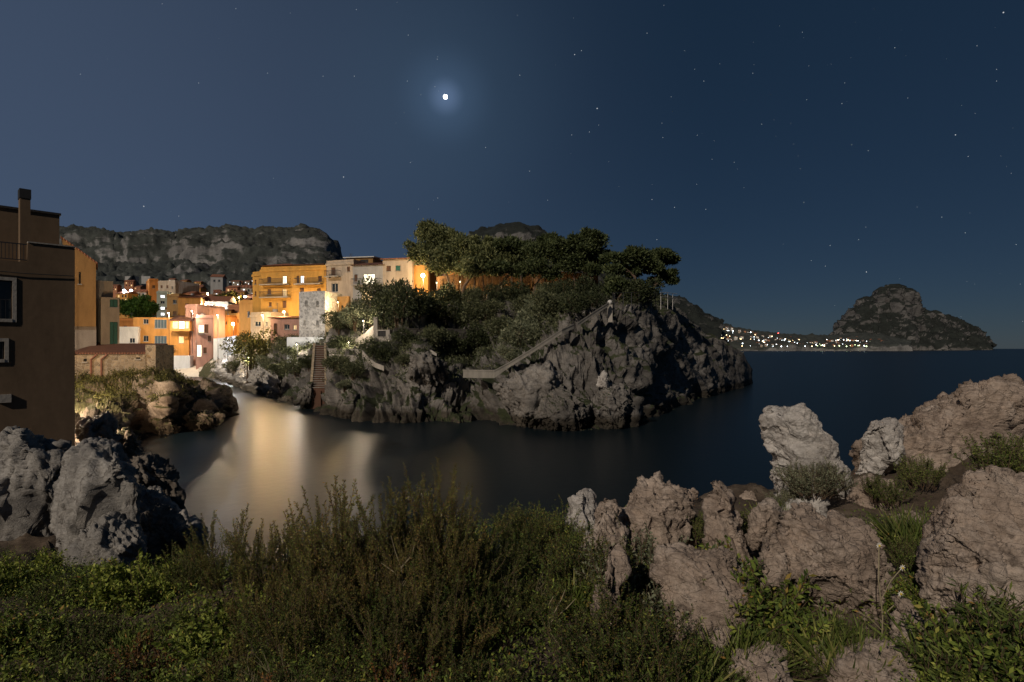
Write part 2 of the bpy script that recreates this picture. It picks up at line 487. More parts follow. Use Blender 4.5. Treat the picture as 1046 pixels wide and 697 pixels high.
skyc = mixc(nt, 1.0, tint, (.11, .30, .60), 'ADD')
skyc = addc(skyc, lobe(Vector((-.80, .58, .12)).normalized(), .30, 1, 1.6), (.85, 1.10, 1.70))
skyc = addc(skyc, lobe(planet_dir, math.cos(R(2.0)), 1, 2.2), (.9, 1.25, 2.1))
skyc = addc(skyc, lobe(planet_dir, math.cos(R(5.5)), 1, 2.6), (.32, .55, .95))
skyc = addc(skyc, lobe(planet_dir, math.cos(R(17)), 1, 3.0), (.13, .26, .36))
nt.links.new(skyc, bg.inputs['Color'])

sl = bpy.data.lights.new('moonlight', 'SUN'); sl.energy = 2.0; sl.angle = R(.6); sl.color = (1, .87, .72)
so = bpy.data.objects.new('moonlight', sl); COL.objects.link(so)
sd = Vector((math.sin(SUN_AZ) * math.cos(SUN_EL), math.cos(SUN_AZ) * math.cos(SUN_EL), math.sin(SUN_EL)))
so.rotation_euler = sd.to_track_quat('Z', 'Y').to_euler()

cd = bpy.data.cameras.new('camera'); cam = bpy.data.objects.new('camera', cd); COL.objects.link(cam)
cam.location = (0, 0, HC); cam.rotation_euler = (R(90), 0, 0)
cd.sensor_width = 36; cd.lens = F * 36 / 1046; cd.shift_y = 7.5 / 1046; cd.clip_start = .1; cd.clip_end = 30000
scene.camera = cam
scene.view_settings.view_transform = 'Standard'; scene.view_settings.look = 'None'
scene.view_settings.exposure = 0; scene.view_settings.gamma = 1
scene.cycles.use_denoising = True
try:
    scene.cycles.denoiser = 'OPENIMAGEDENOISE'
except Exception:
    pass
scene.cycles.max_bounces = 5; scene.cycles.diffuse_bounces = 2; scene.cycles.glossy_bounces = 3; scene.cycles.transmission_bounces = 2
scene.cycles.sample_clamp_indirect = 3.0; scene.cycles.sample_clamp_direct = 0
scene.cycles.caustics_reflective = False; scene.cycles.caustics_refractive = False
scene.cycles.blur_glossy = .5

# ------------------------------------------------------------------ sea
m, nt2, b = newmat('night sea')
pos = N(nt2, 'ShaderNodeNewGeometry').outputs['Position']
mp = N(nt2, 'ShaderNodeMapping'); nt2.links.new(pos, mp.inputs['Vector']); mp.inputs['Scale'].default_value = (1, .6, 1)
h = mixc(nt2, .45, noise_tex(nt2, mp.outputs[0], .35, 3, .5), noise_tex(nt2, mp.outputs[0], 2.2, 4, .55))
b.inputs['Base Color'].default_value = (.006, .012, .016, 1); b.inputs['Roughness'].default_value = .33; b.inputs['Specular IOR Level'].default_value = .38; b.inputs['IOR'].default_value = 1.33
bp = N(nt2, 'ShaderNodeBump'); bp.inputs['Strength'].default_value = .25; bp.inputs['Distance'].default_value = .10
nt2.links.new(h, bp.inputs['Height']); nt2.links.new(bp.outputs[0], b.inputs['Normal'])
S = 9000
tag(mk('sea', [(-S, -S, 0), (S, -S, 0), (S, S, 0), (-S, S, 0)], [(0, 1, 2, 3)], m), 'dark smooth sea in a narrow inlet and open bay', 'sea', kind='structure')


# ------------------------------------------------------------------ lofted land
def loft(name, cols, nc, nr, mat, disp=None, px0=None, px1=None, parent=None, weights=None):
    """cols: {px: [(py, D) or ('z', z, D), ...]}; a real 3-D sheet from the water up and back."""
    keys = sorted(cols)
    prof = []
    for k in keys:
        pts = []
        for c in cols[k]:
            pts.append((c[2], c[1]) if c[0] == 'z' else (c[1], zat(c[0], c[1])))
        pts = np.array(pts, float)
        seg = np.linalg.norm(np.diff(pts, axis=0), axis=1) ** .75      # long flat backs get fewer rows
        t = np.concatenate([[0], np.cumsum(seg)]); t /= t[-1]
        tt = np.linspace(0, 1, nr)
        prof.append(np.stack([np.interp(tt, t, pts[:, 0]), np.interp(tt, t, pts[:, 1])], 1))
    prof = np.array(prof)
    pxs = np.linspace(keys[0] if px0 is None else px0, keys[-1] if px1 is None else px1, nc)
    Dg = np.stack([np.interp(pxs, keys, prof[:, r, 0]) for r in range(nr)], 1)
    Zg = np.stack([np.interp(pxs, keys, prof[:, r, 1]) for r in range(nr)], 1)
    Xg = (pxs[:, None] - CX) / F * Dg
    V = np.stack([Xg, Dg, Zg], 2)
    if disp:
        du = np.gradient(V, axis=0); dv = np.gradient(V, axis=1)
        n = np.cross(du, dv); n /= np.linalg.norm(n, axis=2)[:, :, None] + 1e-9
        V = V + n * disp(V.reshape(-1, 3), Dg.ravel(), np.repeat(pxs, nr)).reshape(nc, nr)[:, :, None]
    idx = np.arange(nc * nr).reshape(nc, nr)
    f = np.stack([idx[:-1, :-1], idx[1:, :-1], idx[1:, 1:], idx[:-1, 1:]], 2).reshape(-1, 4)
    o = mk(name, V.reshape(-1, 3), f, mat, parent)
    vv = V.reshape(-1, 3)
    proj = np.stack([CX + F * vv[:, 0] / vv[:, 1], HY - F * (vv[:, 2] - HC) / vv[:, 1]], 1)
    return o, vv, proj


def on(surf, px, py):
    """Foremost point of a lofted sheet seen at (px, py)."""
    _, vv, pr = surf
    d = np.abs(pr[:, 0] - px) + np.abs(pr[:, 1] - py)
    for r in (2.5, 5, 9):
        m_ = np.where(d < r)[0]
        if len(m_):
            i = m_[np.argmin(vv[m_, 1])]
            return Vector(vv[i])
    return Vector(vv[np.argmin(d)])


isle_cols = {
    262: [('z', -2, 86), (402, 88), (388, 91), (370, 96), (357, 100), (345, 106), (338, 116), ('z', 12, 150)],
    285: [('z', -2, 76), (407, 79), (392, 82), (375, 86), (358, 90), (346, 96), (340, 108), ('z', 12, 150)],
    305: [('z', -2, 69), (413, 71), (398, 74), (378, 80), (358, 86), (348, 90), (341, 104), ('z', 13, 150)],
    325: [('z', -2, 63), (420, 64), (408, 66), (384, 72), (362, 79), (350, 86), (338, 102), ('z', 15, 150)],
    345: [('z', -2, 58), (425, 59), (404, 62), (384, 66), (364, 71), (345, 80), (322, 94), ('z', 16, 150)],
    370: [('z', -2, 55), (429, 56), (405, 59), (385, 63), (364, 69), (340, 79), (308, 92), ('z', 17, 150)],
    400: [('z', -2, 53), (431, 54), (405, 57), (385, 60), (366, 64), (346, 72), (308, 86), ('z', 17, 150)],
    428: [('z', -2, 53), (431, 54), (400, 56), (375, 58), (360, 62), (346, 70), (306, 86), ('z', 17, 140)],
    450: [('z', -2, 53), (430, 55), (404, 58), (388, 61), (366, 69), (342, 76), (306, 86), ('z', 16, 135)],
    480: [('z', -2, 54), (429, 56), (408, 59), (392, 62), (370, 70), (342, 77), (306, 86), ('z', 16, 130)],
    502: [('z', -2, 51), (433, 53), (405, 55), (387, 58), (368, 66), (342, 74), (306, 85), ('z', 16, 128)],
    520: [('z', -2, 49), (437, 50.5), (402, 52), (376, 55), (360, 62), (340, 70), (306, 84), ('z', 16, 126)],
    545: [('z', -2, 48), (439, 49.5), (400, 51), (362, 54), (350, 59), (335, 67), (305, 82), ('z', 15, 124)],
    580: [('z', -2, 48), (439, 49.5), (395, 51), (348, 54), (334, 57), (322, 64), (304, 80), ('z', 15, 122)],
    610: [('z', -2, 48), (438, 50), (395, 52), (340, 55), (322, 57.5), (313, 62), (303, 78), ('z', 14, 120)],
    640: [('z', -2, 49), (437, 51), (395, 54), (335, 58), (314, 61), (309, 66), (302, 80), ('z', 13, 118)],
    665: [('z', -2, 54), (428, 57), (392, 60), (338, 64), (314, 67), (308, 72), (304, 84), ('z', 10, 118)],
    690: [('z', -2, 63), (417, 67), (388, 70), (346, 74), (326, 77), (316, 81), (316, 90), ('z', 6, 118)],
    715: [('z', -2, 73), (409, 77), (385, 80), (354, 83), (338, 86), (334, 91), (337, 98), ('z', 0, 120)],
    740: [('z', -2, 85), (403, 88), (380, 91), (360, 94), (349, 97), (348, 101), (354, 107), ('z', -2, 122)],
    760: [('z', -2, 97), (396, 101), (380, 103), (366, 105), (360, 108), (362, 111), (370, 115), ('z', -3, 124)],
    769: [('z', -2.5, 107), (392, 111), (384, 112), (378, 113), (377, 114.5), (382, 116), (392, 119), ('z', -4, 126)],
    774: [('z', -4, 113), ('z', -3, 114), ('z', -3, 115), ('z', -3, 116), ('z', -3, 117), ('z', -3.5, 119), ('z', -4, 121), ('z', -5, 126)],
}


def isle_disp(p, D, px):
    a = rockdisp(p, 5.0, (.8, -.3, .35)) * 2.9 + rockdisp(p + 50, 1.6, (.8, -.3, .35)) * .7 + 1.25 * bedding(p, (.75, -.3, .5), 2.6, 3) + .5 * bedding(p, (.7, -.4, .7), .9, 5)
    flat = np.clip((D - 82) / 25, 0, 1)
    left = np.clip((350 - px) / 60, 0, 1)
    return a * (1 - .8 * flat) * (1 - .45 * left) * (1 - .35 * np.clip((px - 650) / 50, 0, 1)) - .3


ISLE = loft('rocky_promontory', isle_cols, 860, 230, M['rock_isle'], isle_disp)
tag(ISLE[0], 'rocky wooded promontory between the inlet and the open bay', 'promontory', kind='structure')

vill_cols = {
    60: [('z', 1, 118), ('z', 2.2, 135), ('z', 5, 160), ('z', 14, 230), ('z', 26, 330), ('z', 38, 460), ('z', 50, 620)],
    150: [('z', -1.5, 138), ('z', .4, 148), ('z', 2.5, 158), ('z', 13, 230), ('z', 26, 330), ('z', 38, 460), ('z', 50, 620)],
    200: [('z', -1.5, 138), ('z', .4, 146), ('z', 2.5, 156), ('z', 12, 215), ('z', 24, 330), ('z', 38, 460), ('z', 50, 620)],
    235: [('z', -1.5, 118), ('z', 1.6, 126), ('z', 5, 138), ('z', 10, 170), ('z', 22, 330), ('z', 36, 460), ('z', 50, 620)],
    262: [('z', -2, 90), ('z', 3, 98), ('z', 8, 108), ('z', 11, 150), ('z', 20, 330), ('z', 34, 460), ('z', 48, 620)],
    300: [('z', -2, 90), ('z', 4, 100), ('z', 9, 112), ('z', 12, 160), ('z', 20, 330), ('z', 32, 460), ('z', 46, 620)],
    420: [('z', -2, 110), ('z', 6, 118), ('z', 10, 125), ('z', 12, 160), ('z', 18, 330), ('z', 26, 460), ('z', 30, 620)],
}
VILL = loft('village_slope', vill_cols, 220, 90, M['slope'], lambda p, D, px: fbm(p / 9, 4) * .9)
tag(VILL[0], kind='structure')
# the bright shore strip from the beach to the promontory
bank_cols = {
    196: [('z', -1, 140), ('z', .3, 144), ('z', 1.2, 148), ('z', 2.2, 152)],
    215: [('z', -1.2, 137), ('z', 1.0, 140), ('z', 2.4, 144), ('z', 3.2, 149)],
    232: [('z', -1.5, 118), (378, 122), (372, 126), (366, 136)],
    248: [('z', -1.5, 98), (388, 102), (373, 106), (362, 114)],
    266: [('z', -1.5, 84), (391, 88), (372, 94), (358, 102)],
    285: [('z', -1.5, 76), (393, 80), (376, 86), (358, 94)],
}
BANK = loft('shore_bank', bank_cols, 240, 90, M['rock_shore'],
            lambda p, D, px: (rockdisp(p, 2.6, (.3, .2, 1)) * 2.2 + .7 * bedding(p, (.7, .2, .6), 1.3, 4)) * np.clip((px - 200) / 20, .1, 1))
tag(BANK[0], kind='structure')
beach_cols = {90: [('z', -1.2, 136), ('z', .25, 142), ('z', .9, 148), ('z', 2.4, 160)],
              170: [('z', -1.2, 138), ('z', .25, 143), ('z', .9, 148), ('z', 2.4, 160)],
              218: [('z', -1.2, 138), ('z', .4, 142), ('z', 1.4, 147), ('z', 3.2, 158)]}
BEACH = loft('beach', beach_cols, 90, 40, M['sand'], lambda p, D, px: fbm(p / 3, 4) * .18 + .35)
tag(BEACH[0], kind='structure')

head_cols = {
    -60: [(480, 29), (450, 31), (432, 34), (412, 40), (397, 50), (389, 58), ('z', 4.5, 80), ('z', 2, 110)],
    60: [(482, 31), (452, 33), (428, 36), (408, 43), (394, 52), (388, 58), ('z', 4, 80), ('z', 2, 110)],
    100: [(480, 32), (455, 35), (430, 38), (410, 45), (395, 52), (388, 58), ('z', 4, 80), ('z', 1, 110)],
    128: [('z', -1.5, 38), (452, 41), (425, 44), (406, 47), (394, 52), (387, 60), ('z', 3.5, 80), ('z', -1, 105)],
    146: [('z', -1.5, 43), (446, 45.5), (415, 48), (397, 50), (391, 54), (387, 60), ('z', 3, 76), ('z', -1.5, 95)],
    172: [('z', -1.5, 44), (446, 45.5), (410, 46.5), (394, 49), (389, 53), (388, 60), ('z', 2, 74), ('z', -1.5, 90)],
    186: [('z', -1.5, 46), (444, 47.5), (420, 52), (396, 54), (391, 57), (391, 62), ('z', 1, 74), ('z', -2, 86)],
    212: [('z', -1.5, 50), (438, 52), (412, 54), (394, 57), (392, 61), (394, 66), ('z', .5, 74), ('z', -2, 84)],
    232: [('z', -1.5, 56), (428, 58.5), (410, 60), (398, 62), (398, 65), (402, 69), ('z', -.5, 75), ('z', -2, 82)],
    242: [('z', -1.5, 62), (420, 64), (412, 65), (407, 66), (408, 68), (413, 70), ('z', -1, 76), ('z', -2, 82)],
    249: [('z', -3, 64), ('z', -2.5, 66), ('z', -2.5, 67), ('z', -2.5, 68), ('z', -2.5, 69), ('z', -3, 72), ('z', -3, 76), ('z', -3, 82)],
}
HEAD = loft('headland', head_cols, 420, 170, M['rock_head'],
            lambda p, D, px: (.8 * bedding(p, (.3, .3, .9), 1.5, 9) + .35 * bedding(p, (.3, .3, .9), .5, 11) + rockdisp(p, 3.2, (.2, .5, .8)) * 1.8 + rockdisp(p + 20, 1.1, (.2, .5, .8)) * .7) * np.clip((66 - D) / 8, .12, 1) - .1)
tag(HEAD[0], kind='structure')

# ---- foreground ledge
DR = [.9, 1.6, 2.4, 3.2, 4.2, 5.2, 6.4, 7.6, 9, 11, 13, 16, 20, 26, 32, 40]


def ledge_z(px, D):
    E = np.interp(px, [-200, 0, 200, 400, 560, 650, 800, 900, 1046, 1300], [5.6, 5.4, 5.2, 5.1, 5.9, 6.9, 8.2, 9.2, 11, 12])
    k = np.interp(px, [-200, 60, 180, 300], [.30, .33, .42, .85])
    o = max(0, D - E)
    z = float(np.interp(px, [120, 380], [4.72, 5.15])) - k * o
    if D > 13: z -= .0 * (D - 13)
    z += .55 * np.interp(px, [860, 1010], [0, 1]) * np.interp(D, [5, 8.5], [0, 1])
    if D > 15:      # the shore under the brown house
        z = max(z, float(np.interp(px, [40, 70, 110, 150, 185], [3.5, 3.2, 2.0, .5, -2.5]) + np.interp(D, [15, 18, 34, 42], [-1, 0, -.5, -2.5])))
    return max(z, -2.5)


fg_cols = {px: [('z', float(ledge_z(px, D)), D) for D in DR] for px in range(-900, 2000, 50)}
GROUND = loft('ground', fg_cols, 560, 330, M['soil'],
              lambda p, D, px: rockdisp(p, .8) * .16 * np.clip(D / 6, .4, 2.5) + fbm(p * 3, 4) * .03)
tag(GROUND[0], kind='structure')


def gz(px, D):
    return float(ledge_z(px, D))


# ------------------------------------------------------------------ distant hills
def hill_cols(top, base_py, D0, D1, back=300, cliff=(.5, .55, .12, .72)):
    c = {}
    for px, py in top:
        h_ = base_py - py; dD = D1 - D0
        c[px] = [('z', -20, D0 - 10), (base_py, D0), (py + cliff[0] * h_, D0 + cliff[1] * dD), (py + cliff[2] * h_, D0 + cliff[3] * dD), (py, D1), ('z', zat(py, D1) * .9, D1 + back)]
    return c


def gully(a, s):
    return lambda p, D, px: a * (.55 * bedding(p, (.1, .1, 1), s * .5, 6) + .3 * bedding(p, (.15, .1, 1), s * .2, 8) + .5 * ridged(p / np.array([s, s, s * 3.2]), 5, .55) + .25 * fbm(p / s, 4))


def mdisp(s, a):
    return lambda p, D, px: (rockdisp(p, s, (.9, .1, .3), fine=2) + .5 * ridged(p / s * np.array([.9, .9, .35]), 4)) * a


hl = hill_cols([(-260, 250), (-40, 246), (40, 244), (62, 238), (90, 240), (120, 244), (150, 241), (180, 244), (200, 240), (240, 238.5), (280, 242), (310, 241),
                (328, 244), (337, 254), (343, 272), (352, 300), (375, 318)], 312, 420, 900)
HILL = loft('hill', hl, 420, 130, M['hill'], gully(15, 48))
tag(HILL[0], kind='structure')
mt = hill_cols([(440, 300), (470, 262), (492, 242), (512, 234), (530, 231), (548, 236), (562, 246), (600, 268), (650, 296), (690, 312), (712, 324), (735, 336)], 356, 1000, 1500)
tag(loft('mountain', mt, 240, 80, M['mountain'], gully(28, 120))[0], kind='structure')
def jag(top, a, n, seed):
    r_ = random.Random(seed); xs = [t[0] for t in top]; ys = [t[1] for t in top]; o = []
    for i in range(n + 1):
        x = xs[0] + (xs[-1] - xs[0]) * i / n; o.append((x, float(np.interp(x, xs, ys)) + r_.uniform(-a, a)))
    return o


mr_ = hill_cols(jag([(850, 354), (860, 338), (868, 324), (880, 314), (892, 309), (902, 302), (914, 297), (924, 300), (931, 309), (940, 320), (958, 329), (972, 338), (985, 348)], 1.6, 34, 1), 357, 2000, 2350, 300, (.52, .4, .15, .7))
tag(loft('headland_mountain', mr_, 300, 130, M['mountain'], gully(34, 90))[0], kind='structure')
mr2 = hill_cols(jag([(915, 340), (940, 331), (956, 326), (968, 327), (982, 331), (993, 339), (1003, 349), (1012, 357)], 1.0, 22, 2), 358, 2350, 2700, 300, (.52, .4, .15, .7))
tag(loft('far_ridge', mr2, 200, 90, M['mountain'], gully(28, 80))[0], kind='structure')
cs = hill_cols([(660, 318), (700, 322), (725, 329), (750, 336), (780, 342), (815, 345), (850, 346), (880, 343), (900, 344), (930, 352)], 355.3, 1500, 1950)
COAST = loft('far_coast', cs, 200, 60, M['hill'], mdisp(60, 12))
tag(COAST[0], kind='structure')

# ------------------------------------------------------------------ sky objects
mo = MB(); mo.ball((0, 0, 0), 1, 24)
planet = mo.build('planet', emit('moon face', (.92, .96, 1), 14), smooth=True)
planet.location = P(455, 99, 6000); planet.scale = (22, 22, 22)
tag(planet, 'small glaring white planet with a soft blue halo', 'planet')  # a bright planet; the moonlight itself comes from behind the viewer
st_xy = [(241, 9), (364, 10), (417, 36), (82, 76), (330, 78), (362, 78), (416, 83), (351, 181), (147, 211), (496, 151), (203, 85), (1025, 13), (998, 47), (587, 56), (594, 52),
         (610, 111), (719, 83), (769, 75), (778, 127), (824, 102), (860, 106), (870, 148), (887, 154), (976, 138), (989, 160), (602, 135), (584, 138), (666, 204), (689, 212), (721, 214),
         (821, 207), (962, 222), (986, 238), (848, 251), (877, 245), (885, 278), (843, 272), (1018, 71), (1018, 83), (671, 245), (541, 175), (914, 49), (1038, 250), (531, 77), (661, 34)]
bright = {(147, 211): 1.5, (1025, 13): 1.7, (610, 111): 1.5, (351, 181): 1.3, (885, 278): 1.2, (976, 138): 1.3, (587, 56): 1.2}
sb = MB()
for s_ in st_xy:
    sb.ball(P(s_[0], s_[1], 6500), 4.6 * bright.get(s_, .8), 6)
for i in range(120):
    px = 1046 * rnd.random() ** .55
    sb.ball(P(px, rnd.uniform(0, 330 if px > 760 else 225), 6500), 1.1 + 2.6 * rnd.random() ** 2, 5)
tag(sb.build('stars', emit('starlight', (.75, .86, 1), .34)), 'scattered faint stars across the night sky', 'stars', kind='stuff')


# ------------------------------------------------------------------ houses
LIT = {'lit': 'lit', 'litdim': 'litdim', 'litcool': 'litcool', 'glass': 'glass', 'blue': 'blueglass', 'shutter': 'shutter', 'green': 'shutter_green', 'black': 'black'}


def house(name, label, px0, D0, px1, D1, ytop, ybot, depth, wall, wins=(), roof='flat', roofmat='tile', rise=1.2, balconies=(), sink=4.0, group=None,
          cat='house', frames='frame', side=(), over=.35, chimney=None, base=None):
    A, B = P(px0, HY, D0), P(px1, HY, D1)
    Dm = (D0 + D1) / 2
    z0, z1 = zat(ybot, Dm), zat(ytop, Dm)
    dx, dy = B.x - A.x, B.y - A.y
    W = math.hypot(dx, dy); rz = math.atan2(dy, dx)
    root = empty(name, (A.x, A.y, z0), rz, label, cat, group)
    Hh = z1 - z0

    def uv(px, py):
        k = (px - CX) / F
        # A + t*(B-A) = s*(k,1)
        det = dx * (-1) - (-k) * dy
        t = ((-A.x) * (-1) - (-k) * (-A.y)) / det
        s = A.y + t * dy
        return t * W, zat(py, s) - z0, s / F
    rects = []
    for (px, py, wp, hp, kind) in wins:
        u, v, sc = uv(px, py)
        rects.append([max(.15, u - wp * sc / 2), min(W - .15, u + wp * sc / 2), v - hp * sc / 2, v + hp * sc / 2, kind])
    # facade with real openings
    mb = MB()
    xs = sorted({0.0, W, *[r[0] for r in rects], *[r[1] for r in rects]})
    zs = sorted({-sink, Hh, *[r[2] for r in rects], *[r[3] for r in rects]})
    rec = .22
    for i in range(len(xs) - 1):
        for j in range(len(zs) - 1):
            cx, cz = (xs[i] + xs[i + 1]) / 2, (zs[j] + zs[j + 1]) / 2
            if any(r[0] < cx < r[1] and r[2] < cz < r[3] for r in rects):
                continue
            mb.add([(xs[i], 0, zs[j]), (xs[i + 1], 0, zs[j]), (xs[i + 1], 0, zs[j + 1]), (xs[i], 0, zs[j + 1])], [(0, 1, 2, 3)])
    for r in rects:
        x0, x1, a, b_ = r[:4]
        mb.add([(x0, 0, a), (x1, 0, a), (x1, 0, b_), (x0, 0, b_), (x0, rec, a), (x1, rec, a), (x1, rec, b_), (x0, rec, b_)],
               [(0, 4, 5, 1), (1, 5, 6, 2), (2, 6, 7, 3), (3, 7, 4, 0)])
    mb.add([(0, 0, -sink), (W, 0, -sink), (W, depth, -sink), (0, depth, -sink), (0, 0, Hh), (W, 0, Hh), (W, depth, Hh), (0, depth, Hh)],
           [(4, 5, 6, 7), (1, 2, 6, 5), (2, 3, 7, 6), (3, 0, 4, 7)])
    mb.build('wall', M[wall], root)
    for r in rects:
        x0, x1, a, b_, kind = r
        t = .07
        fr = MB()
        y0, y1 = rec - .10, rec - .02
        nm = 'door' if kind.startswith('door') else 'window'
        kk = kind.split('_')[-1] if kind.startswith('door') else kind
        if kk in ('shutter', 'green', 'black') and nm == 'window' or kk == 'shutter':
            fr.box(x0 + .02, (x0 + x1) / 2 - .015, y0, y1, a + .02, b_ - .02); fr.box((x0 + x1) / 2 + .015, x1 - .02, y0, y1, a + .02, b_ - .02)
            ns = max(3, int((b_ - a) / .22))
            for q in range(ns):
                zz = a + .06 + (b_ - a - .12) * (q + .5) / ns
                fr.box(x0 + .08, (x0 + x1) / 2 - .06, y0 - .035, y0 + .002, zz - .05, zz + .05); fr.box((x0 + x1) / 2 + .06, x1 - .08, y0 - .035, y0 + .002, zz - .05, zz + .05)
            fo = fr.build(nm, M[LIT.get(kk, 'shutter')], root)
        else:
            fr.box(x0, x0 + t, y0, y1, a, b_); fr.box(x1 - t, x1, y0, y1, a, b_); fr.box(x0 + t, x1 - t, y0, y1, a, a + t); fr.box(x0 + t, x1 - t, y0, y1, b_ - t, b_)
            nv = max(1, int((x1 - x0) / 1.0))
            for q in range(1, nv + 1):
                xx = x0 + (x1 - x0) * q / (nv + 1)
                fr.box(xx - .025, xx + .025, y0, y1, a + t, b_ - t)
            fo = fr.build(nm, M[frames], root)
            pn = MB(); pn.box(x0 + .01, x1 - .01, rec - .015, rec + .02, a + .01, b_ - .01)
            pn.build('pane', M[LIT.get(kk, 'glass')], fo)
        if nm == 'window' and b_ - a < 2.6 and depth > 2:
            sb_ = MB(); sb_.box(x0 - .1, x1 + .1, -.10, -.003, a - .12, a - .02); sb_.build('sill', M['concrete'], fo)
    rm = M[roofmat]
    if roof == 'flat':
        c = MB(); o_ = .14
        c.box(-o_, W + o_, -o_, .0 - .003, Hh - .35, Hh + .06); c.box(-o_, -.003, -.003, depth, Hh - .35, Hh + .06); c.box(W + .003, W + o_, -.003, depth, Hh - .35, Hh + .06)
        c.build('cornice', M[roofmat] if roofmat != 'tile' else M[wall], root)
        c = MB(); c.box(.0, W, .0, .22, Hh + .003, Hh + .55); c.box(.0, .22, .23, depth, Hh + .003, Hh + .55); c.box(W - .22, W, .23, depth, Hh + .003, Hh + .55)
        c.build('parapet', M[wall], root)
        if W > 3.5 and depth > 4:
            q_ = random.Random(label); ax_ = W * q_.uniform(.15, .85); ay_ = depth * .45
            c = MB(); c.tube([(ax_, ay_, Hh - .1), (ax_, ay_, Hh + 2.4)], .035, 5)
            for k_ in range(5): c.tube([(ax_ - .45 + .05 * k_, ay_ + .02, Hh + 2.3 - .14 * k_), (ax_ + .45 - .05 * k_, ay_ + .02, Hh + 2.3 - .14 * k_)], .02, 4)
            c.build('aerial', M['metal'], root)
            if q_.random() < .6:
                tx = W * q_.uniform(.2, .8); c = MB(); c.tube([(tx, depth * .6, Hh + .005), (tx, depth * .6, Hh + 1.25)], .55, 14); c.build('water_tank', M['greyrender'], root)
    elif roof == 'shed':
        c = MB(); e = over; z = Hh + .004
        c.add([(-e, -e, z), (W + e, -e, z), (W + e, depth, z + rise), (-e, depth, z + rise), (-e, -e, z + .16), (W + e, -e, z + .16), (W + e, depth, z + rise + .16), (-e, depth, z + rise + .16)],
              [(0, 3, 2, 1), (4, 5, 6, 7), (0, 1, 5, 4), (1, 2, 6, 5), (2, 3, 7, 6), (3, 0, 4, 7)])
        c.build('roof', rm, root)
    elif roof == 'lean_right':
        c = MB(); c.add([(0, 0, Hh + .003), (W, 0, Hh + .003), (0, 0, Hh + rise), (0, depth, Hh + .003), (W, depth, Hh + .003), (0, depth, Hh + rise)], [(0, 1, 2), (3, 5, 4), (0, 2, 5, 3)]); c.build('gable_wall', M[wall], root)
        c = MB(); e = over
        c.add([(-e, -e, Hh + rise + .03), (W + e, -e, Hh - .1), (W + e, depth, Hh - .1), (-e, depth, Hh + rise + .03), (-e, -e, Hh + rise + .2), (W + e, -e, Hh + .07), (W + e, depth, Hh + .07), (-e, depth, Hh + rise + .2)],
              [(0, 3, 2, 1), (4, 5, 6, 7), (0, 1, 5, 4), (1, 2, 6, 5), (2, 3, 7, 6), (3, 0, 4, 7)])
        c.build('roof', rm, root)
    elif roof == 'gable':
        c = MB(); e = over; z = Hh + .004; m_ = depth / 2
        c.add([(-e, -e, z), (W + e, -e, z), (W + e, depth + e, z), (-e, depth + e, z), (-e, m_, z + rise), (W + e, m_, z + rise)],
              [(0, 3, 2, 1), (0, 1, 5, 4), (2, 3, 4, 5), (1, 2, 5), (3, 0, 4)])
        c.build('roof', rm, root)
    elif roof == 'gable_front':
        c = MB(); e = over; z = Hh + .004
        c.add([(-e, -e, z), (W + e, -e, z), (W + e, depth + e, z), (-e, depth + e, z), (W / 2, -e, z + rise), (W / 2, depth + e, z + rise)],
              [(0, 3, 2, 1), (0, 4, 5, 3), (1, 2, 5, 4), (0, 1, 4), (2, 3, 5)])
        c.build('roof', rm, root)
    elif roof == 'hip':
        c = MB(); e = over; z = Hh + .004; i_ = min(W, depth) * .38
        c.add([(-e, -e, z), (W + e, -e, z), (W + e, depth + e, z), (-e, depth + e, z), (i_, depth / 2, z + rise), (W - i_, depth / 2, z + rise)],
              [(0, 3, 2, 1), (0, 1, 5, 4), (2, 3, 4, 5), (1, 2, 5), (3, 0, 4)])
        c.build('roof', rm, root)
    for (p0, p1, py) in balconies:
        u0, v, sc = uv(p0, py); u1, _, _ = uv(p1, py)
        bl = MB(); bl.box(u0, u1, -1.0, -.003, v - .16, v); s_ = bl.build('balcony', M['concrete'], root)
        rl = MB()
        rl.box(u0, u1, -1.0, -.95, v + .95, v + 1.0); rl.box(u0, u0 + .05, -.94, -.01, v + .95, v + 1.0); rl.box(u1 - .05, u1, -.94, -.01, v + .95, v + 1.0)
        n_ = int((u1 - u0) / .16)
        for q in range(n_ + 1):
            xx = u0 + .02 + (u1 - u0 - .04) * q / n_
            rl.box(xx - .014, xx + .014, -.99, -.96, v + .002, v + .948)
        rl.build('railing', M['metal'], s_)
    if chimney:
        for (t, hgt) in chimney:
            c = MB(); x = t * W; y = depth * .4
            zb = Hh - .2
            c.box(x - .3, x + .3, y - .3, y + .3, zb, Hh + hgt); c.box(x - .38, x + .38, y - .38, y + .38, Hh + hgt + .003, Hh + hgt + .12)
            c.build('chimney', M[wall], root)
    return root, W, Hh


def lamp(px, py, D, label, power, col=(1, .68, .33), base_py=None, bulb='bulb', r=.22, post=3.5, group=None, arm=.0, kind='street_lamp'):
    p = P(px, py, D)
    root = empty(kind, (p.x, p.y, p.z - post), 0, label, 'lamp', group)
    c = MB(); c.tube([(0, .3, -2), (0, .3, post - .1), (0, .2, post + .25), (0, 0, post + .28)], [.06, .05, .04, .035], 8); c.build('post', M['metal'], root)
    c = MB(); c.tube([(0, 0, post + .30), (0, 0, post + .18), (0, 0, post + .1)], [.08, .2, .24], 12); c.build('lamp_shade', M['metal'], root)
    c = MB(); c.ball((0, 0, post), r, 12); c.build('bulb', M[bulb], root, True)
    L = bpy.data.lights.new('lamp_light', 'POINT'); L.energy = power; L.color = col; L.shadow_soft_size = .18
    o = bpy.data.objects.new('lamp_light', L); COL.objects.link(o); o.parent = root; o.location = (0, -.35, post - r - .28)
    return root


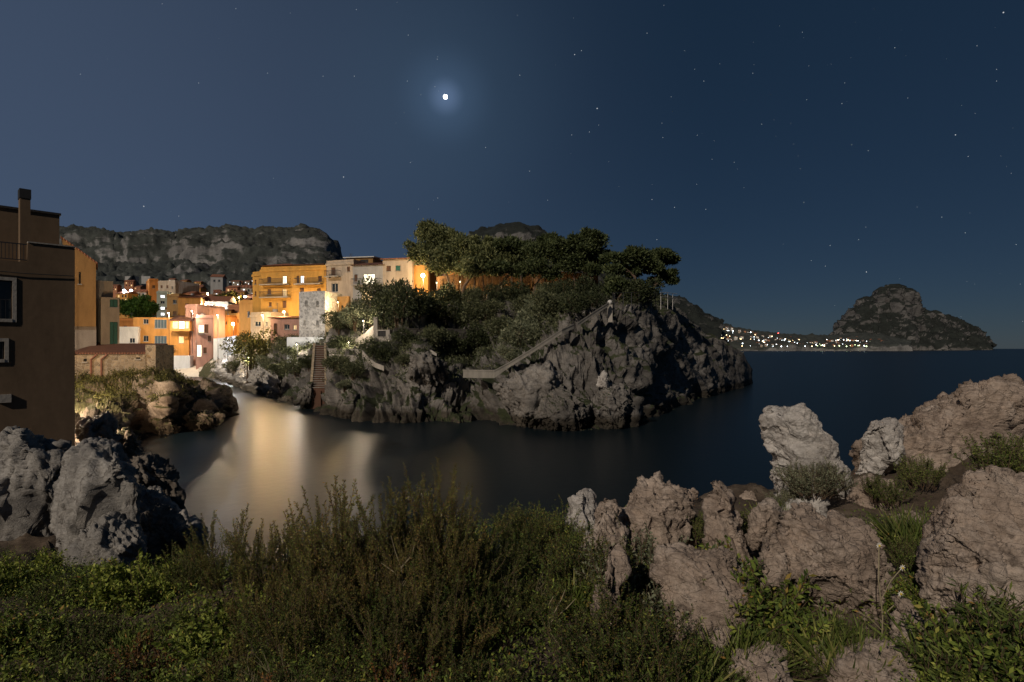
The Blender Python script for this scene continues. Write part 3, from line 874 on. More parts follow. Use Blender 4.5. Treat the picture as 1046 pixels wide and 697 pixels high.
# ---- big brown house at the left edge: its corner points at the inlet
def main_house():
    C = P(76.5, HY, 22.5); a = Vector((-.69, -.724, 0)); bdir = Vector((-.724, .69, 0))
    root = empty('brown_house', (C.x, C.y, 0), math.atan2(-a.y, -a.x), 'big dark brown house with flat parapet roof and tall chimney at the left edge', 'house')
    # local x = -a (towards the corner), local y = bdir; corner at x=0, wall runs to x=-L
    L_, Wd = 9.0, 8.0
    zb, zp = 2.0, zat(253, 22.5)
    D = 22.5

    def loc(px, py):          # pixel on the wall plane -> (local x, z)
        k = (px - CX) / F
        # C + t*a = s*(k,1)
        det = a.x * (-1) + k * a.y
        t = (C.x - k * C.y) / (k * a.y - a.x)
        s = C.y + t * a.y
        return -t, zat(py, s)
    xr, zf = loc(28.5, 268)
    zf = zf
    wx1, wz1 = loc(12.5, 287); wx0, wz0 = loc(-8, 326)
    wz0 = loc(12.5, 326)[1]
    vx1, vz1 = loc(4.5, 349); vz0 = loc(4.5, 367)[1]; vx0 = vx1 - 1.2
    rects = [(wx1 - 1.15, wx1, wz0, wz1), (vx0, vx1, vz0, vz1)]
    mb = MB()
    xs = sorted({-L_, xr, 0.0, *[r[0] for r in rects], *[r[1] for r in rects]}); zs = sorted({zb, zf, zp, *[r[2] for r in rects], *[r[3] for r in rects]})
    for i in range(len(xs) - 1):
        for j in range(len(zs) - 1):
            cx, cz = (xs[i] + xs[i + 1]) / 2, (zs[j] + zs[j + 1]) / 2
            if any(r[0] < cx < r[1] and r[2] < cz < r[3] for r in rects) or (cx < xr and cz > zf):
                continue
            mb.add([(xs[i], 0, zs[j]), (xs[i + 1], 0, zs[j]), (xs[i + 1], 0, zs[j + 1]), (xs[i], 0, zs[j + 1])], [(0, 1, 2, 3)])
    for x0, x1, z0, z1 in rects:
        mb.add([(x0, 0, z0), (x1, 0, z0), (x1, 0, z1), (x0, 0, z1), (x0, .25, z0), (x1, .25, z0), (x1, .25, z1), (x0, .25, z1)], [(0, 4, 5, 1), (1, 5, 6, 2), (2, 6, 7, 3), (3, 7, 4, 0)])
    mb.add([(0, 0, zb), (0, Wd, zb), (0, Wd, zp), (0, 0, zp)], [(0, 1, 2, 3)])
    mb.add([(-L_, 0, zb), (-L_, Wd, zb), (-L_, Wd, zf), (-L_, 0, zf)], [(3, 2, 1, 0)])
    mb.add([(-L_, Wd, zb), (0, Wd, zb), (0, Wd, zp), (-L_, Wd, zp)], [(3, 2, 1, 0)])
    mb.add([(-L_, 0, zf), (xr, 0, zf), (xr, Wd, zf), (-L_, Wd, zf)], [(0, 1, 2, 3)])
    mb.add([(xr, .0, zf), (xr, Wd, zf), (xr, Wd, zp), (xr, 0, zp)], [(0, 3, 2, 1)])
    mb.add([(xr, .0, zp), (0, 0, zp), (0, Wd, zp), (xr, Wd, zp)], [(0, 1, 2, 3)])
    mb.build('wall', M['brownwall'], root)
    c = MB(); c.box(xr - .0, .04, -.04, .26, zp + .003, zp + .05); c.build('parapet_cap', M['concrete'], root)
    for x0, x1, z0, z1 in rects:
        f = MB(); t = .09
        f.box(x0 - .12, x0, -.04, -.003, z0 - .12, z1 + .12); f.box(x1, x1 + .12, -.04, -.003, z0 - .12, z1 + .12); f.box(x0, x1, -.04, -.003, z1, z1 + .12); f.box(x0, x1, -.06, -.003, z0 - .12, z0)
        fo = f.build('window', M['concrete'], root)
        g = MB(); g.box(x0 + .01, x1 - .01, .2, .24, z0 + .01, z1 - .01); g.build('pane', M['glass'], fo)
        g = MB()
        for q in range(9):
            xx = x0 + .05 + (x1 - x0 - .1) * q / 8
            g.box(xx - .008, xx + .008, .06, .075, z0 + .01, z0 + .7)
        g.box(x0 + .01, x1 - .01, .055, .08, z0 + .7, z0 + .73)
        g.build('grille', M['metal'], fo)
    r_ = MB(); zr = loc(10, 247.5)[1] + .0
    r_.box(-L_, xr - .02, .03, .06, zr - .04, zr); r_.box(-L_, xr - .02, .03, .06, zf + .06, zf + .09)
    q = -L_
    while q < xr - .05:
        r_.box(q, q + .018, .036, .054, zf + .09, zr - .04); q += .105
    r_.build('railing', M['metal'], root)
    c = MB(); c.tube([(-L_, -.05, zf - .35), (-6, -.06, zf - .42), (-3.5, -.05, zf - .38), (-1.6, -.06, zf - .44), (-.05, -.05, zf - .4)], .016, 5); c.build('cable', M['black'], root)
    c = MB(); c.box(-2.3, -1.9, -.10, -.003, 5.0, 5.3); c.build('meter_box', M['concrete'], root)
    c = MB(); c.ball((-3.1, 1.80, zt_ := zat(222, 22.6)), .035, 8); c.build('wall_light', M['bulb'], root)
    # set back top storey and chimney
    k0 = 1.6
    xq = -.05
    c = MB(); zt = zat(220, 23.6)
    x60 = None
    c.box(-L_, -.22, 1.9, Wd - .3, zf + .003, zt); c.build('top_storey', M['brownwall'], root)
    c = MB(); c.box(-L_ - .05, -.17, 1.85, Wd - .25, zt + .003, zt + .09); c.build('roof_edge', M['darkconcrete'], root)
    cx0, cx1 = loc(23.5, 247)[0], loc(36, 247)[0]
    zc1 = zat(205, 22)
    c = MB(); c.box(cx0 - .05, cx1 - .1, .35, .85, zf + .003, zc1)
    ch = c.build('chimney', M['brownwall'], root)
    c = MB(); c.box(cx0 - .07, cx1 - .08, .33, .87, zc1 + .003, zc1 + .36); c.build('chimney_cap', M['black'], ch)


main_house()

# gable house, pale house and rubble annex behind the brown house
house('ochre_house', 'narrow ochre house with sloping tiled roof just behind the brown house', 64, 57.5, 98, 59.1, 268, 333, 6, 'ochre', [(81.5, 284, 1.8, 12, 'black')], roof='lean_right', roofmat='tile', rise=2.3, sink=.05, over=.15)
house('cement_wall_house', 'grey cement house wall under the ochre upper storey', 64, 57.7, 98.3, 59.3, 333.6, 368, 5, 'greyplaster', [], roof='none', sink=5)
house('beige_house', 'tall beige house beside the ochre gable', 97, 62, 115.5, 63, 287, 365, 8, 'beige', [], roof='none', sink=3)
rt, W_, H_ = house('beige_annex', 'beige annex with tall green shutters on its corner', 103, 60, 122, 61, 304, 366, 7, 'beige', [(117.3, 310, 8.5, 8, 'green'), (117.3, 345, 8.5, 32, 'green')], roof='none', sink=3)
rt, W_, H_ = house('stone_shed', 'low rubble stone shed with a red brown lean-to roof above the rocks', 72, 55, 148, 56.5, 362, 392, 6, 'rubble', [(87, 368, 3, 3, 'black'), (141, 366, 4, 1.6, 'black')], roof='shed', roofmat='tiledark', rise=.95, sink=2.5, over=.12)
for t in (93, 103.5):
    u = (t - 72) / (148 - 72) * W_
    c = MB(); c.tube([(u, -.1, -1), (u, -.1, H_ - .5), (u + .5, -.1, H_ - .02)], .09, 8); c.build('drain_pipe', M['pipe'], rt)
c = MB(); c.box(0, 1.0, 0, 3, -3, 3.5)
pr = c.build('rubble_pier', M['rubble']); q = P(148.5, HY, 55.5); pr.location = (q.x, q.y, zat(389, 55.5)); tag(pr, 'square rubble stone pier at the right end of the stone shed', 'wall pier')

# ---- beach houses
house('orange_beach_house', 'two storey orange house on the beach with blue grey glazed openings', 136, 151, 193, 153, 324.5, 363, 14, 'orange',
      [(149, 328.5, 5, 5, 'glass'), (149, 346, 5, 6, 'glass'), (164, 331, 11.5, 9, 'blue'), (164, 347.5, 11.5, 8.5, 'blue'), (185, 347, 5, 7, 'litdim')],
      roof='none', base=None, balconies=[(159, 180, 357)])
house('tiled_loggia', 'glazed loggia with a dark tiled roof lit from inside on the orange beach house', 174, 149.5, 194, 150.5, 328, 338, 6, 'orange', [(179, 332, 5, 7, 'litdim'), (185.5, 332, 5.5, 7.5, 'lit'), (191, 332, 3, 7, 'litdim')], roof='shed', roofmat='tiledark', rise=1.6, sink=.1)
house('white_garage', 'small white block left of the orange beach house', 118, 149, 141, 150, 336, 352, 9, 'white', [(135, 348, 5, 5, 'glass')], roof='flat')
house('low_orange_house', 'low bright orange house above the white block', 120, 158, 139, 159, 327.5, 345, 9, 'deeporange', [(128, 335, 3, 4, 'shutter')], roof='flat')
house('beach_wall', 'grey white plastered base wall at the back of the beach', 150, 149, 194, 150, 363.5, 378, 2, 'whitewash', [], roof='none', cat='wall')
house('pink_house', 'faded pink house with a lit window and a lit arched doorway by the ramp', 200.5, 147, 218, 149, 324, 371, 12, 'pink',
      [(205.5, 336, 5, 8, 'lit'), (211, 336, 3.5, 9, 'shutter'), (203.5, 358.5, 4.2, 12, 'door_lit'), (209.5, 358, 3, 6, 'shutter'), (199, 349, 2, 2, 'lit'), (214, 346, 3, 6, 'shutter')], roof='flat', balconies=[(201.5, 208.5, 341)])
house('grey_tall_house', 'narrow pale pink house between the orange and the lit arched door beach houses', 189.5, 154, 201.5, 153, 313, 374, 10, 'pink', [(196, 322, 3, 5, 'shutter'), (196, 336, 3, 6, 'glass')], roof='flat')
house('terrace_storey', 'dark set back roof storey over the pink house', 198, 156, 217, 158, 314, 325, 7, 'redpink', [(204, 319.5, 3.5, 7, 'glass'), (211.5, 319.5, 5.5, 7, 'glass')], roof='shed', roofmat='tiledark', rise=.8)
house('orange_gable_house', 'bright orange house with brown side above the beach house', 182, 182, 205, 184, 304, 325, 12, 'orange', [(191, 312, 3, 4, 'shutter')], roof='shed', rise=1.2)
house('brown_side_house', 'brown orange house with two small windows right of the grey green block', 170.5, 184, 183, 183, 302, 325, 12, 'ochre', [(178.5, 308.5, 4.5, 4, 'glass'), (178.5, 320, 4.5, 4, 'shutter')], roof='flat')
house('white_lit_house', 'long white house with a row of bright windows under a tiled roof', 200, 190, 233, 192, 308, 318.5, 10, 'white', [(204.5, 313.5, 3.4, 4.5, 'lit'), (210, 313.5, 3.4, 4.5, 'litcool'), (215.5, 313.5, 3.4, 4.5, 'litcool'), (222, 313.5, 4, 4.5, 'lit'), (229, 313.5, 4, 5, 'lit')], roof='gable', rise=2.2)
house('red_lamplit_house', 'red orange house with a glowing doorway behind the ramp', 217, 164, 234, 163, 324, 346, 9, 'deeporange', [(225.5, 335, 6.5, 13, 'door_lit'), (221, 331, 2, 3, 'shutter'), (231, 330, 2, 3, 'shutter')], roof='flat')
house('orange_lane_house', 'orange house over the red one with a small dark window', 214, 176, 236, 176, 317, 326, 9, 'orange', [(226, 321.5, 4, 3, 'glass')], roof='shed', rise=.8)
house('cream_wall_house', 'orange house wall right of the glowing doorway', 234, 168, 246, 165, 322, 345, 8, 'orange', [(243, 328, 2, 4, 'shutter')], roof='flat')
house('brown_lane_house', 'brown house with shuttered window behind the lamp lit orange wall', 233, 178, 245, 177, 313, 326, 8, 'redpink', [(236, 319, 3, 4, 'shutter'), (241.5, 319.5, 3, 4, 'shutter')], roof='flat')
house('pink_orange_house', 'pale orange house left of the golden building', 244.5, 140, 258.5, 139, 309, 334, 9, 'orange', [(254, 321, 3, 6, 'glass')], roof='flat')
house('orange_block', 'tall orange block of flats beyond the green tree', 152.5, 250, 161.5, 252, 286, 306, 14, 'deeporange', [(157, 293, 2.5, 3, 'shutter')], roof='flat')
house('white_block', 'white block joined to the tall orange block', 161.5, 252, 179, 250, 288, 312, 14, 'cream', [(165, 293, 2.5, 3, 'shutter'), (171, 293, 2.5, 3, 'shutter'), (176, 294, 2, 3, 'glass')], roof='flat')
house('grey_green_block', 'narrow grey green block with bright stair windows beside the green tree', 160, 200, 171, 201, 299, 327, 10, 'greengrey', [(166, 303, 4, 3, 'litcool'), (166, 309, 4, 3, 'glass'), (166, 315, 4, 3, 'litcool'), (166, 321, 3.5, 3, 'litcool')], roof='flat')
house('orange_row_house', 'low orange row house at the foot of the hill', 122, 262, 152, 262, 299, 312, 10, 'deeporange', [(128, 303, 2.5, 2.5, 'litdim'), (138, 303, 2.5, 2.5, 'glass'), (146, 302.5, 3, 2.5, 'lit')], roof='gable', rise=2)
house('hilltop_villa', 'grey villa standing alone on the dark hillside', 215, 400, 227.5, 402, 283, 296, 12, 'greyrender', [(219, 287, 2, 2.4, 'glass'), (224, 287, 2, 2.4, 'glass')], roof='gable', rise=2.5, sink=12)

# ---- houses on the rise: golden building, white houses
house('golden_building', 'large golden yellow four storey building with balconies', 266.5, 106, 333, 103, 275, 322, 11, 'yellow',
      [(275, 285.5, 4.2, 5.2, 'shutter'), (290.5, 286, 5, 8, 'lit'), (308.5, 285.5, 4.6, 7.5, 'litcool'), (327, 284.5, 4.2, 5.2, 'shutter'),
       (304.3, 285.5, 2.6, 7.5, 'shutter'), (275, 298, 4.2, 5.2, 'shutter'), (290.5, 299, 5, 7, 'litdim'), (308.5, 296.5, 4.4, 5, 'shutter'), (326, 297, 4.2, 5, 'shutter'),
       (290.5, 311, 4.4, 7.5, 'door_shutter'), (276, 311, 3.4, 4.4, 'shutter')],
      roof='flat', balconies=[(268, 297, 291), (303, 330, 290.5), (268, 297, 304)], sink=8)
house('golden_roof_storey', 'hipped tiled roof storey over the left half of the golden building', 268, 108, 298, 107, 271.5, 275, 7, 'yellow', [(277, 273.3, 4, 2, 'glass'), (289, 273.3, 4, 2, 'glass')], roof='hip', roofmat='tile', rise=.9, sink=.3)
house('golden_roof_shed', 'flat canopied roof storey over the right half of the golden building', 301, 106, 330, 105, 271, 275, 6, 'ochre', [(309, 273, 6, 2.6, 'black'), (320, 273, 8, 2.6, 'black')], roof='shed', roofmat='tiledark', rise=.2, sink=.3)
house('golden_wing', 'narrow golden side wing with one shuttered window', 258, 109, 267.2, 107.5, 280.5, 322, 9, 'yellow', [(261, 288, 2.6, 4.5, 'shutter'), (261, 300, 2.6, 4.5, 'shutter')], roof='flat', sink=8)
house('lamp_lit_cottage', 'low pink beige cottage beneath the bright lamp', 276.5, 97, 306, 96, 325, 344.5, 7, 'pink', [(281.5, 336, 4, 11, 'door_shutter'), (293, 334, 6, 5, 'glass'), (301, 334.5, 4, 5, 'litdim')], roof='shed', roofmat='tile', rise=.6, sink=4)
house('terrace_house', 'white terrace block with dark openings left of the cottage', 256, 103, 277, 101, 322, 340, 6, 'cream', [(263, 331, 9, 5, 'glass'), (272, 331, 4, 5, 'glass')], roof='flat', sink=4)
house('stone_tower', 'square grey rubble stone tower with four small windows', 305.5, 89, 332, 88, 298, 344, 5.2, 'tower', [(313, 309.5, 2.4, 5, 'glass'), (324.3, 310, 2.6, 5, 'glass'), (311.2, 329, 2, 4, 'glass'), (324.3, 330, 2.6, 5, 'glass')], roof='hip', roofmat='tower', rise=.35, cat='tower', sink=1.5, over=.0)
house('white_wall', 'blue white plastered retaining wall below the stone tower', 293, 86, 331, 85, 344.5, 358, 1.2, 'whitewash', [], roof='none', cat='wall', sink=2)
house('white_house', 'white house with a shuttered balcony door right of the golden building', 333.5, 101, 361, 99, 269, 303, 9, 'cream', [(340.5, 277.5, 5, 8, 'shutter'), (356, 275, 3.5, 5, 'shutter'), (342, 294, 8, 9, 'glass')], roof='flat', balconies=[(335, 348, 283)], sink=8)
house('grey_balcony_house', 'grey white house with a broad blazing white balcony window', 360.5, 96, 391, 95, 271, 312, 9, 'greyrender', [(376.8, 285.5, 12.5, 11, 'lit'), (374.5, 302, 12, 11, 'litdim'), (363.5, 284, 3.5, 7, 'shutter')], roof='gable', roofmat='tiledark', rise=1.1, balconies=[(361, 390, 291.5)], sink=8)
house('roof_terrace', 'covered roof terrace with flat awning above the white houses', 353, 103, 381, 102, 263.5, 270, 5, 'ochre', [(360, 267, 8, 3.4, 'black'), (372, 267, 9, 3.4, 'black')], roof='shed', roofmat='white', rise=.3, sink=3)
house('white_gable_house', 'white house with one brown and one green shutter beside the pines', 391, 95, 421, 94, 265, 292, 9, 'cream', [(397, 274.5, 5, 5.5, 'shutter'), (406.5, 274, 5.4, 5.2, 'green')], roof='shed', roofmat='tile', rise=.9, sink=8, chimney=[(.7, 1.2)])
house('arched_lane_wall', 'orange lamplit wall curving down from the white gable house', 420, 95, 437, 94, 271, 292, .6, 'orange', [], roof='none', cat='wall', sink=6)
house('orange_wall', 'plain orange garden wall between the stone tower and the shrubs', 332.5, 92, 356, 91, 303, 322, .6, 'ochre', [(349.5, 314, 2, 4, 'black')], roof='none', cat='wall', sink=6)
house('pine_house', 'orange house end showing beneath the tall pines', 436, 105, 475, 104, 271, 292, 8, 'orange', [(452, 279, 5, 4, 'shutter')], roof='flat', sink=6)
house('pine_gable', 'small orange gabled wall beside the pine trunk', 460, 101, 471, 100.5, 266, 285, 4, 'deeporange', [], roof='gable_front', roofmat='tile', rise=.9, sink=6)
# long garden wall under the pines
gw = [(446, 92, 283, 312), (478, 91, 278, 311), (512, 90, 277, 309), (546, 88, 277.5, 308), (580, 87, 278, 306), (611, 86, 281, 305)]
c = MB()
for i in range(len(gw) - 1):
    a_, b_ = gw[i], gw[i + 1]
    pts = [P(a_[0], a_[3], a_[1]), P(b_[0], b_[3], b_[1]), P(b_[0], b_[2], b_[1]), P(a_[0], a_[2], a_[1])]
    back = [v + Vector((0, .5, 0)) for v in pts]
    c.add([*pts, *back], [(0, 1, 2, 3), (3, 2, 6, 7), (4, 7, 6, 5)] + ([(0, 3, 7, 4)] if i == 0 else []) + ([(1, 5, 6, 2)] if i == len(gw) - 2 else []))
tag(c.build('garden_wall', M['reed']), 'long rust orange garden wall behind the pine trunks', 'wall')
random.seed(3)
# wooden palings against the wall
pal = 0
proto = None
for i in range(24):
    px = 450 + i * 6.7 + rnd.uniform(-1, 1)
    Dw = np.interp(px, [g[0] for g in gw], [g[1] for g in gw]) - .35
    ty = np.interp(px, [g[0] for g in gw], [g[2] for g in gw]) - rnd.uniform(-3, 1.5)
    p0 = P(px, 312, Dw); hh = zat(ty, Dw) - p0.z
    if proto is None:
        c = MB(); c.tube([(0, 0, 0), (.03, 0, .5), (-.02, 0, 1)], [.07, .06, .05], 6); proto = c.build('fence_post', M['bark']); o = proto
    else:
        o = proto.copy(); COL.objects.link(o)
    o.location = p0; o.scale = (1, 1, hh); o.rotation_euler = (rnd.uniform(-.06, .06), rnd.uniform(-.06, .06), rnd.uniform(0, 6))
    tag(o, 'thin bare wooden post leaning at the rust orange garden wall', 'post', 'bare posts along the garden wall')

# ---- hillside houses, small and far
gen = []
for nm, wm, lm in (('orange', 'orange', 'litdim'), ('white', 'white', 'lit'), ('cream', 'cream', 'litcool'), ('red', 'redpink', 'litdim')):
    c = MB(); c.box(-.5, .5, -.4, .4, -1.2, .62)
    fw = len(c.f)
    for x in (-.28, .05, .3):
        for z in (.12, .42):
            c.box(x - .055, x + .055, -.412, -.402, z - .08, z + .09)
    nwin = len(c.f) - fw
    c.add([(-.55, -.46, .622), (.55, -.46, .622), (.55, .46, .622), (-.55, .46, .622), (-.55, 0, .85), (.55, 0, .85)], [(0, 3, 2, 1), (0, 1, 5, 4), (2, 3, 4, 5), (1, 2, 5), (3, 0, 4)])
    o = c.build('hillside_house', [M[wm], M[lm], M['tile'], M['glass']])
    for k, p_ in enumerate(o.data.polygons):
        p_.material_index = 0 if k < fw else (2 if k >= fw + nwin else (1 if (k - fw) // 6 in (1, 4) else 3))
    gen.append((o, nm))
first = {}


def small_house(px, py, D, wpx, kind, label, group):
    o, nm = gen[kind]
    if first.get(kind):
        o = o.copy(); COL.objects.link(o)
    first[kind] = True
    p = P(px, py, D); s = wpx * D / F
    o.location = p; o.scale = (s, s, s * rnd.uniform(.7, 1.0)); o.rotation_euler = (0, 0, rnd.uniform(-.35, .35))
    tag(o, label, 'house', group)


hh = random.Random(5)
cn = ['orange', 'white', 'cream', 'brick red']
spots = []
while len(spots) < 46:
    px = hh.uniform(176, 262); py = hh.uniform(289, 307)
    if abs(px - 221) < 9 and py < 295: continue
    spots.append((px, py, np.interp(py, [289, 307], [420, 235])))
for px, py, D in spots:
    k = hh.choice([1, 2, 2, 0, 3])
    small_house(px, py, D, hh.uniform(4, 7), k, 'tiny %s house with tiled roof on the slope below the dark hill' % cn[k], 'small houses on the slope behind the beach')
for px, py in [(118, 297), (133, 293), (143, 298), (185, 297), (190, 291)]:
    small_house(px, py, 330, 8, 3 if px < 150 else 0, 'small %s house at the hill foot beyond the beach roofs' % ('brick red' if px < 150 else 'orange'), 'houses at the hill foot')
mid = random.Random(44)
for px, py in [(196, 304), (207, 303), (216, 306), (238, 309), (246, 302), (254, 300), (240, 299), (226, 302), (186, 300), (203, 297), (250, 311), (145, 304), (130, 306), (176, 318), (222, 312), (234, 304), (258, 306)]:
    k = mid.choice([0, 0, 2, 3])
    small_house(px, py + 3, np.interp(py, [296, 318], [290, 195]), mid.uniform(10, 15), k, 'warm lit %s house packed behind the beach fronts' % cn[k], 'packed houses behind the beach')
# two pale terraces on the hill
for px, wp in ((132.5, 10), (149, 9)):
    p = P(px, 284.5, 430); s = wp * 430 / F
    c = MB(); c.box(-s / 2, s / 2, 0, 5, -6, 1.6); o = c.build('terrace_wall', M['greyrender']); o.location = p
    tag(o, 'pale terrace wall on the dark hill, the %s of two' % ('longer left one' if px < 140 else 'shorter right one'), 'wall')

# ---- far town across the bay: houses and lamps
for i in range(110):
    px = hh.uniform(733, 905); t = hh.random()
    top = np.interp(px, [733, 750, 780, 815, 850, 880, 905], [329, 336, 342.5, 346, 347, 345, 347])
    py = top + (353.5 - top) * t
    D = 1500 + (1 - t) * 330
    k = hh.choice([1, 2, 1, 2, 1, 3])
    small_house(px, py, D, hh.uniform(1.5, 3), k, 'tiny %s house in the lit town across the bay' % cn[k], 'houses of the far town')
lampfar = {}
for i in range(200):
    px = hh.uniform(733, 905) if i % 3 else hh.uniform(800, 880); t = hh.random() ** .8
    top = np.interp(px, [733, 750, 780, 815, 850, 880, 905], [328, 335, 342, 346, 347, 344, 346])
    py = top + (354 - top) * t
    D = 1470 + (1 - t) * 330
    if i == 0: key, px, py, D = 'bulbred', 795, 340.5, 1690
    elif px < 742: key = 'bulbfar'
    elif t > .5 and px > 805: key = hh.choice(['bulbfarg', 'bulbfarg', 'bulbfar', 'bulbfarc'])
    else: key = hh.choice(['bulbfarc', 'bulbfarc', 'bulbfar'])
    if key not in lampfar:
        c = MB(); c.ball((0, 0, 0), 1, 6); o = c.build('far_lamp', M[key]); lampfar[key] = o
    else:
        o = lampfar[key].copy(); COL.objects.link(o)
    r_ = hh.uniform(.6, 1.5) * (1.6 if key == 'bulbred' else 1)
    o.location = P(px, py, D); o.scale = (r_, r_, r_)
    nm = {'bulbred': 'single red lamp over the far town', 'bulbfar': 'warm orange street lamp in the town across the bay', 'bulbfarc': 'white street lamp in the town across the bay', 'bulbfarg': 'greenish waterfront lamp in the town across the bay'}[key]
    tag(o, nm, 'lamp', None if key == 'bulbred' else 'lamps of the far town')

# ---- lamps of the village, some added for their light
lamp(290, 318.5, 97.5, 'blazing street lamp over the low cottage roof below the golden building', 1900, post=3, r=.17)
lamp(238, 331, 160, 'bright yellow street lamp beside the orange house wall', 3400, post=4, r=.4)
lamp(432, 281.5, 90, 'glaring street lamp at the end of the orange lane wall under the pines', 2550, post=4, r=.32)
lamp(127, 297, 245, 'cool white lamp above the orange row house, left of a pair', 4250, (.8, .9, 1), bulb='bulbcool', post=5, r=.55)
lamp(134, 297, 246, 'cool white lamp above the orange row house, right of a pair', 4250, (.8, .9, 1), bulb='bulbcool', post=5, r=.5)
lamp(212, 300, 212, 'warm street lamp among the packed houses behind the long white house', 5200, post=5, r=.3)
lamp(244, 304, 200, 'warm street lamp among the packed houses left of the golden wing', 4200, post=5, r=.25)
lamp(150, 304, 225, 'warm street lamp behind the green tree', 4200, post=5, r=.25)
lamp(250, 303.5, 235, 'cool white lamp among the slope houses left of the golden wing', 6800, (.8, .9, 1), bulb='bulbcool', post=5, r=.6)
lamp(210, 311, 186, 'white lamp at the eaves of the long white house', 3060, (1, .9, .75), bulb='bulb', post=3, r=.3)
lamp(268, 322, 97.5, 'street lamp over the terrace block left of the cottage', 2550, post=3, r=.07)
lamp(196, 318, 146, 'tall street lamp at the beach beside the pink house', 3000, (1, .80, .58), post=9, r=.12)
lamp(172, 320, 142, 'tall street lamp over the sand before the orange beach house', 7140, (1, .72, .42), post=11, r=.12)
lamp(232, 346, 128, 'cool white lamp on the shore ramp', 3740, (.95, .95, 1), bulb='bulbcool', post=4, r=.09)
lamp(256, 366, 96, 'low white lamp on the bank under the yellow green shrub', 1100, (1, .9, .78), post=2, r=.05)
lamp(222, 322, 126, 'added tall lamp above the shore ramp to light the bank', 2600, (1, .80, .56), post=9, r=.1)  # added, lights the bank from the left
lamp(262, 352, 99, 'added lamp behind the yellow green shrub to brighten the slope', 1500, (1, .80, .56), post=5, r=.04)  # added for the light on the left slope of the promontory
lamp(371, 328, 75, 'added small lamp before the grey pillar block to brighten the slope', 900, (1, .80, .56), post=3, r=.05)  # another lamp added to brighten the promontory slope
lamp(345, 309, 88, 'garden lamp beside the stone tower', 850, post=3, r=.06)
lamp(303, 352, 82, 'added low lamp under the white retaining wall to light the tower', 646, (1, .86, .68), post=2, r=.05)  # added to light the tower and the white wall
lamp(356, 350, 73, 'path lamp above the landing parapet', 238, (1, .82, .6), post=2, r=.04)
lamp(470, 288, 88.5, 'garden lamp among the pine trunks before the rust orange wall', 255, post=2.5, r=.05)
lamp(512, 290, 87, 'garden lamp at the middle of the rust orange wall', 187, post=2.5, r=.05)
lamp(560, 290, 85, 'dim garden lamp near the right end of the rust orange wall', 136, post=2.5, r=.04)
# lane lamp behind the brown house; two unseen ones added to light the headland
lamp(72, 322, 50, 'lane lamp on the corner behind the brown house', 900, (1, .58, .24), post=6, r=.06)
lamp(66, 408, 27.5, 'added unseen lamp behind the corner of the brown house', 2200, (1, .78, .56), post=2.2, r=.05)  # hidden light added for the headland rocks
lamp(70, 374, 40.5, 'added unseen lamp behind the brown house to light the headland', 3600, (1, .78, .55), post=3, r=.1)  # second hidden light added for the headland, screened by the brown house
lamp(446, 289, 84, 'added uplight in the shrubs left of the rust orange wall', 420, (1, .78, .45), post=2.5, r=.05)  # hidden uplight added for the nearest pine crowns and the wall
print('houses done')

# ------------------------------------------------------------------ walls, stairs and rails on the promontory
def strip_wall(name, label, pts, thick, mat, cat='wall', cap=None):
    """pts: (px, ytop, ybot, D) along the wall; closed solid with real thickness."""
    c = MB(); n = len(pts)
    for (px, yt, yb, D) in pts:
        t_, b_ = P(px, yt, D), P(px, yb, D)
        for v in (b_, t_, t_ + Vector((0, thick, 0)), b_ + Vector((0, thick, 0))):
            c.v.append(tuple(v))
    for i in range(n - 1):
        a = i * 4; b_ = a + 4
        c.f += [[a, b_, b_ + 1, a + 1], [a + 1, b_ + 1, b_ + 2, a + 2], [a + 2, b_ + 2, b_ + 3, a + 3], [a + 3, b_ + 3, b_, a]]
    c.f += [[0, 1, 2, 3], [n * 4 - 1, n * 4 - 2, n * 4 - 3, n * 4 - 4]]
    if cap:
        root = c.build(name, M[mat])
        k = MB()
        for i, (px, yt, yb, D) in enumerate(pts):
            t_ = P(px, yt, D)
            for dy, dz in ((-.06, .003), (-.06, .12), (thick + .06, .12), (thick + .06, .003)):
                k.v.append((t_.x, t_.y + dy, t_.z + dz))
        for i in range(n - 1):
            a = i * 4; b_ = a + 4
            k.f += [[a, b_, b_ + 1, a + 1], [a + 1, b_ + 1, b_ + 2, a + 2], [a + 2, b_ + 2, b_ + 3, a + 3], [a + 3, b_ + 3, b_, a]]
        k.f += [[0, 1, 2, 3], [n * 4 - 1, n * 4 - 2, n * 4 - 3, n * 4 - 4]]
        k.build('coping', M[cap], root)
    else:
        root = c.build(name, M[mat])
    return tag(root, label, cat)


strip_wall('stair_parapet', 'long pale stone stair parapet zigzagging up the cliff', [(473, 379, 386, 54.2), (505, 379.5, 386.5, 52.6), (520, 371.5, 375.5, 52.6), (545, 356.5, 360, 52.4), (574, 337.5, 341, 52.4), (586, 332, 336, 53.2)], .3, 'parapet', cap='parapet')
strip_wall('upper_parapet', 'upper pale stair parapet climbing to the globe lamp', [(590, 331, 334, 54), (606, 320, 323, 54.8), (622, 310, 313, 55.8)], .3, 'parapet', cap='parapet')
strip_wall('diagonal_wall', 'pale wall edge sloping down to the right on the dark slope', [(409, 339, 345, 66), (425, 349, 354, 63.5), (446, 361, 364, 61)], .35, 'concrete')
strip_wall('dark_wall', 'long dark retaining wall under the shrubs', [(402, 336, 348, 71), (425, 336.6, 349, 71), (452, 336.5, 350, 71), (478, 337.5, 350, 71)], .5, 'darkconcrete', cap='darkconcrete')
strip_wall('landing_parapet', 'pale parapet of the landing beside the rust red steps', [(333, 357, 362, 75), (350, 357.5, 362.5, 73), (368, 358, 364, 69)], .4, 'concrete', cap='concrete')
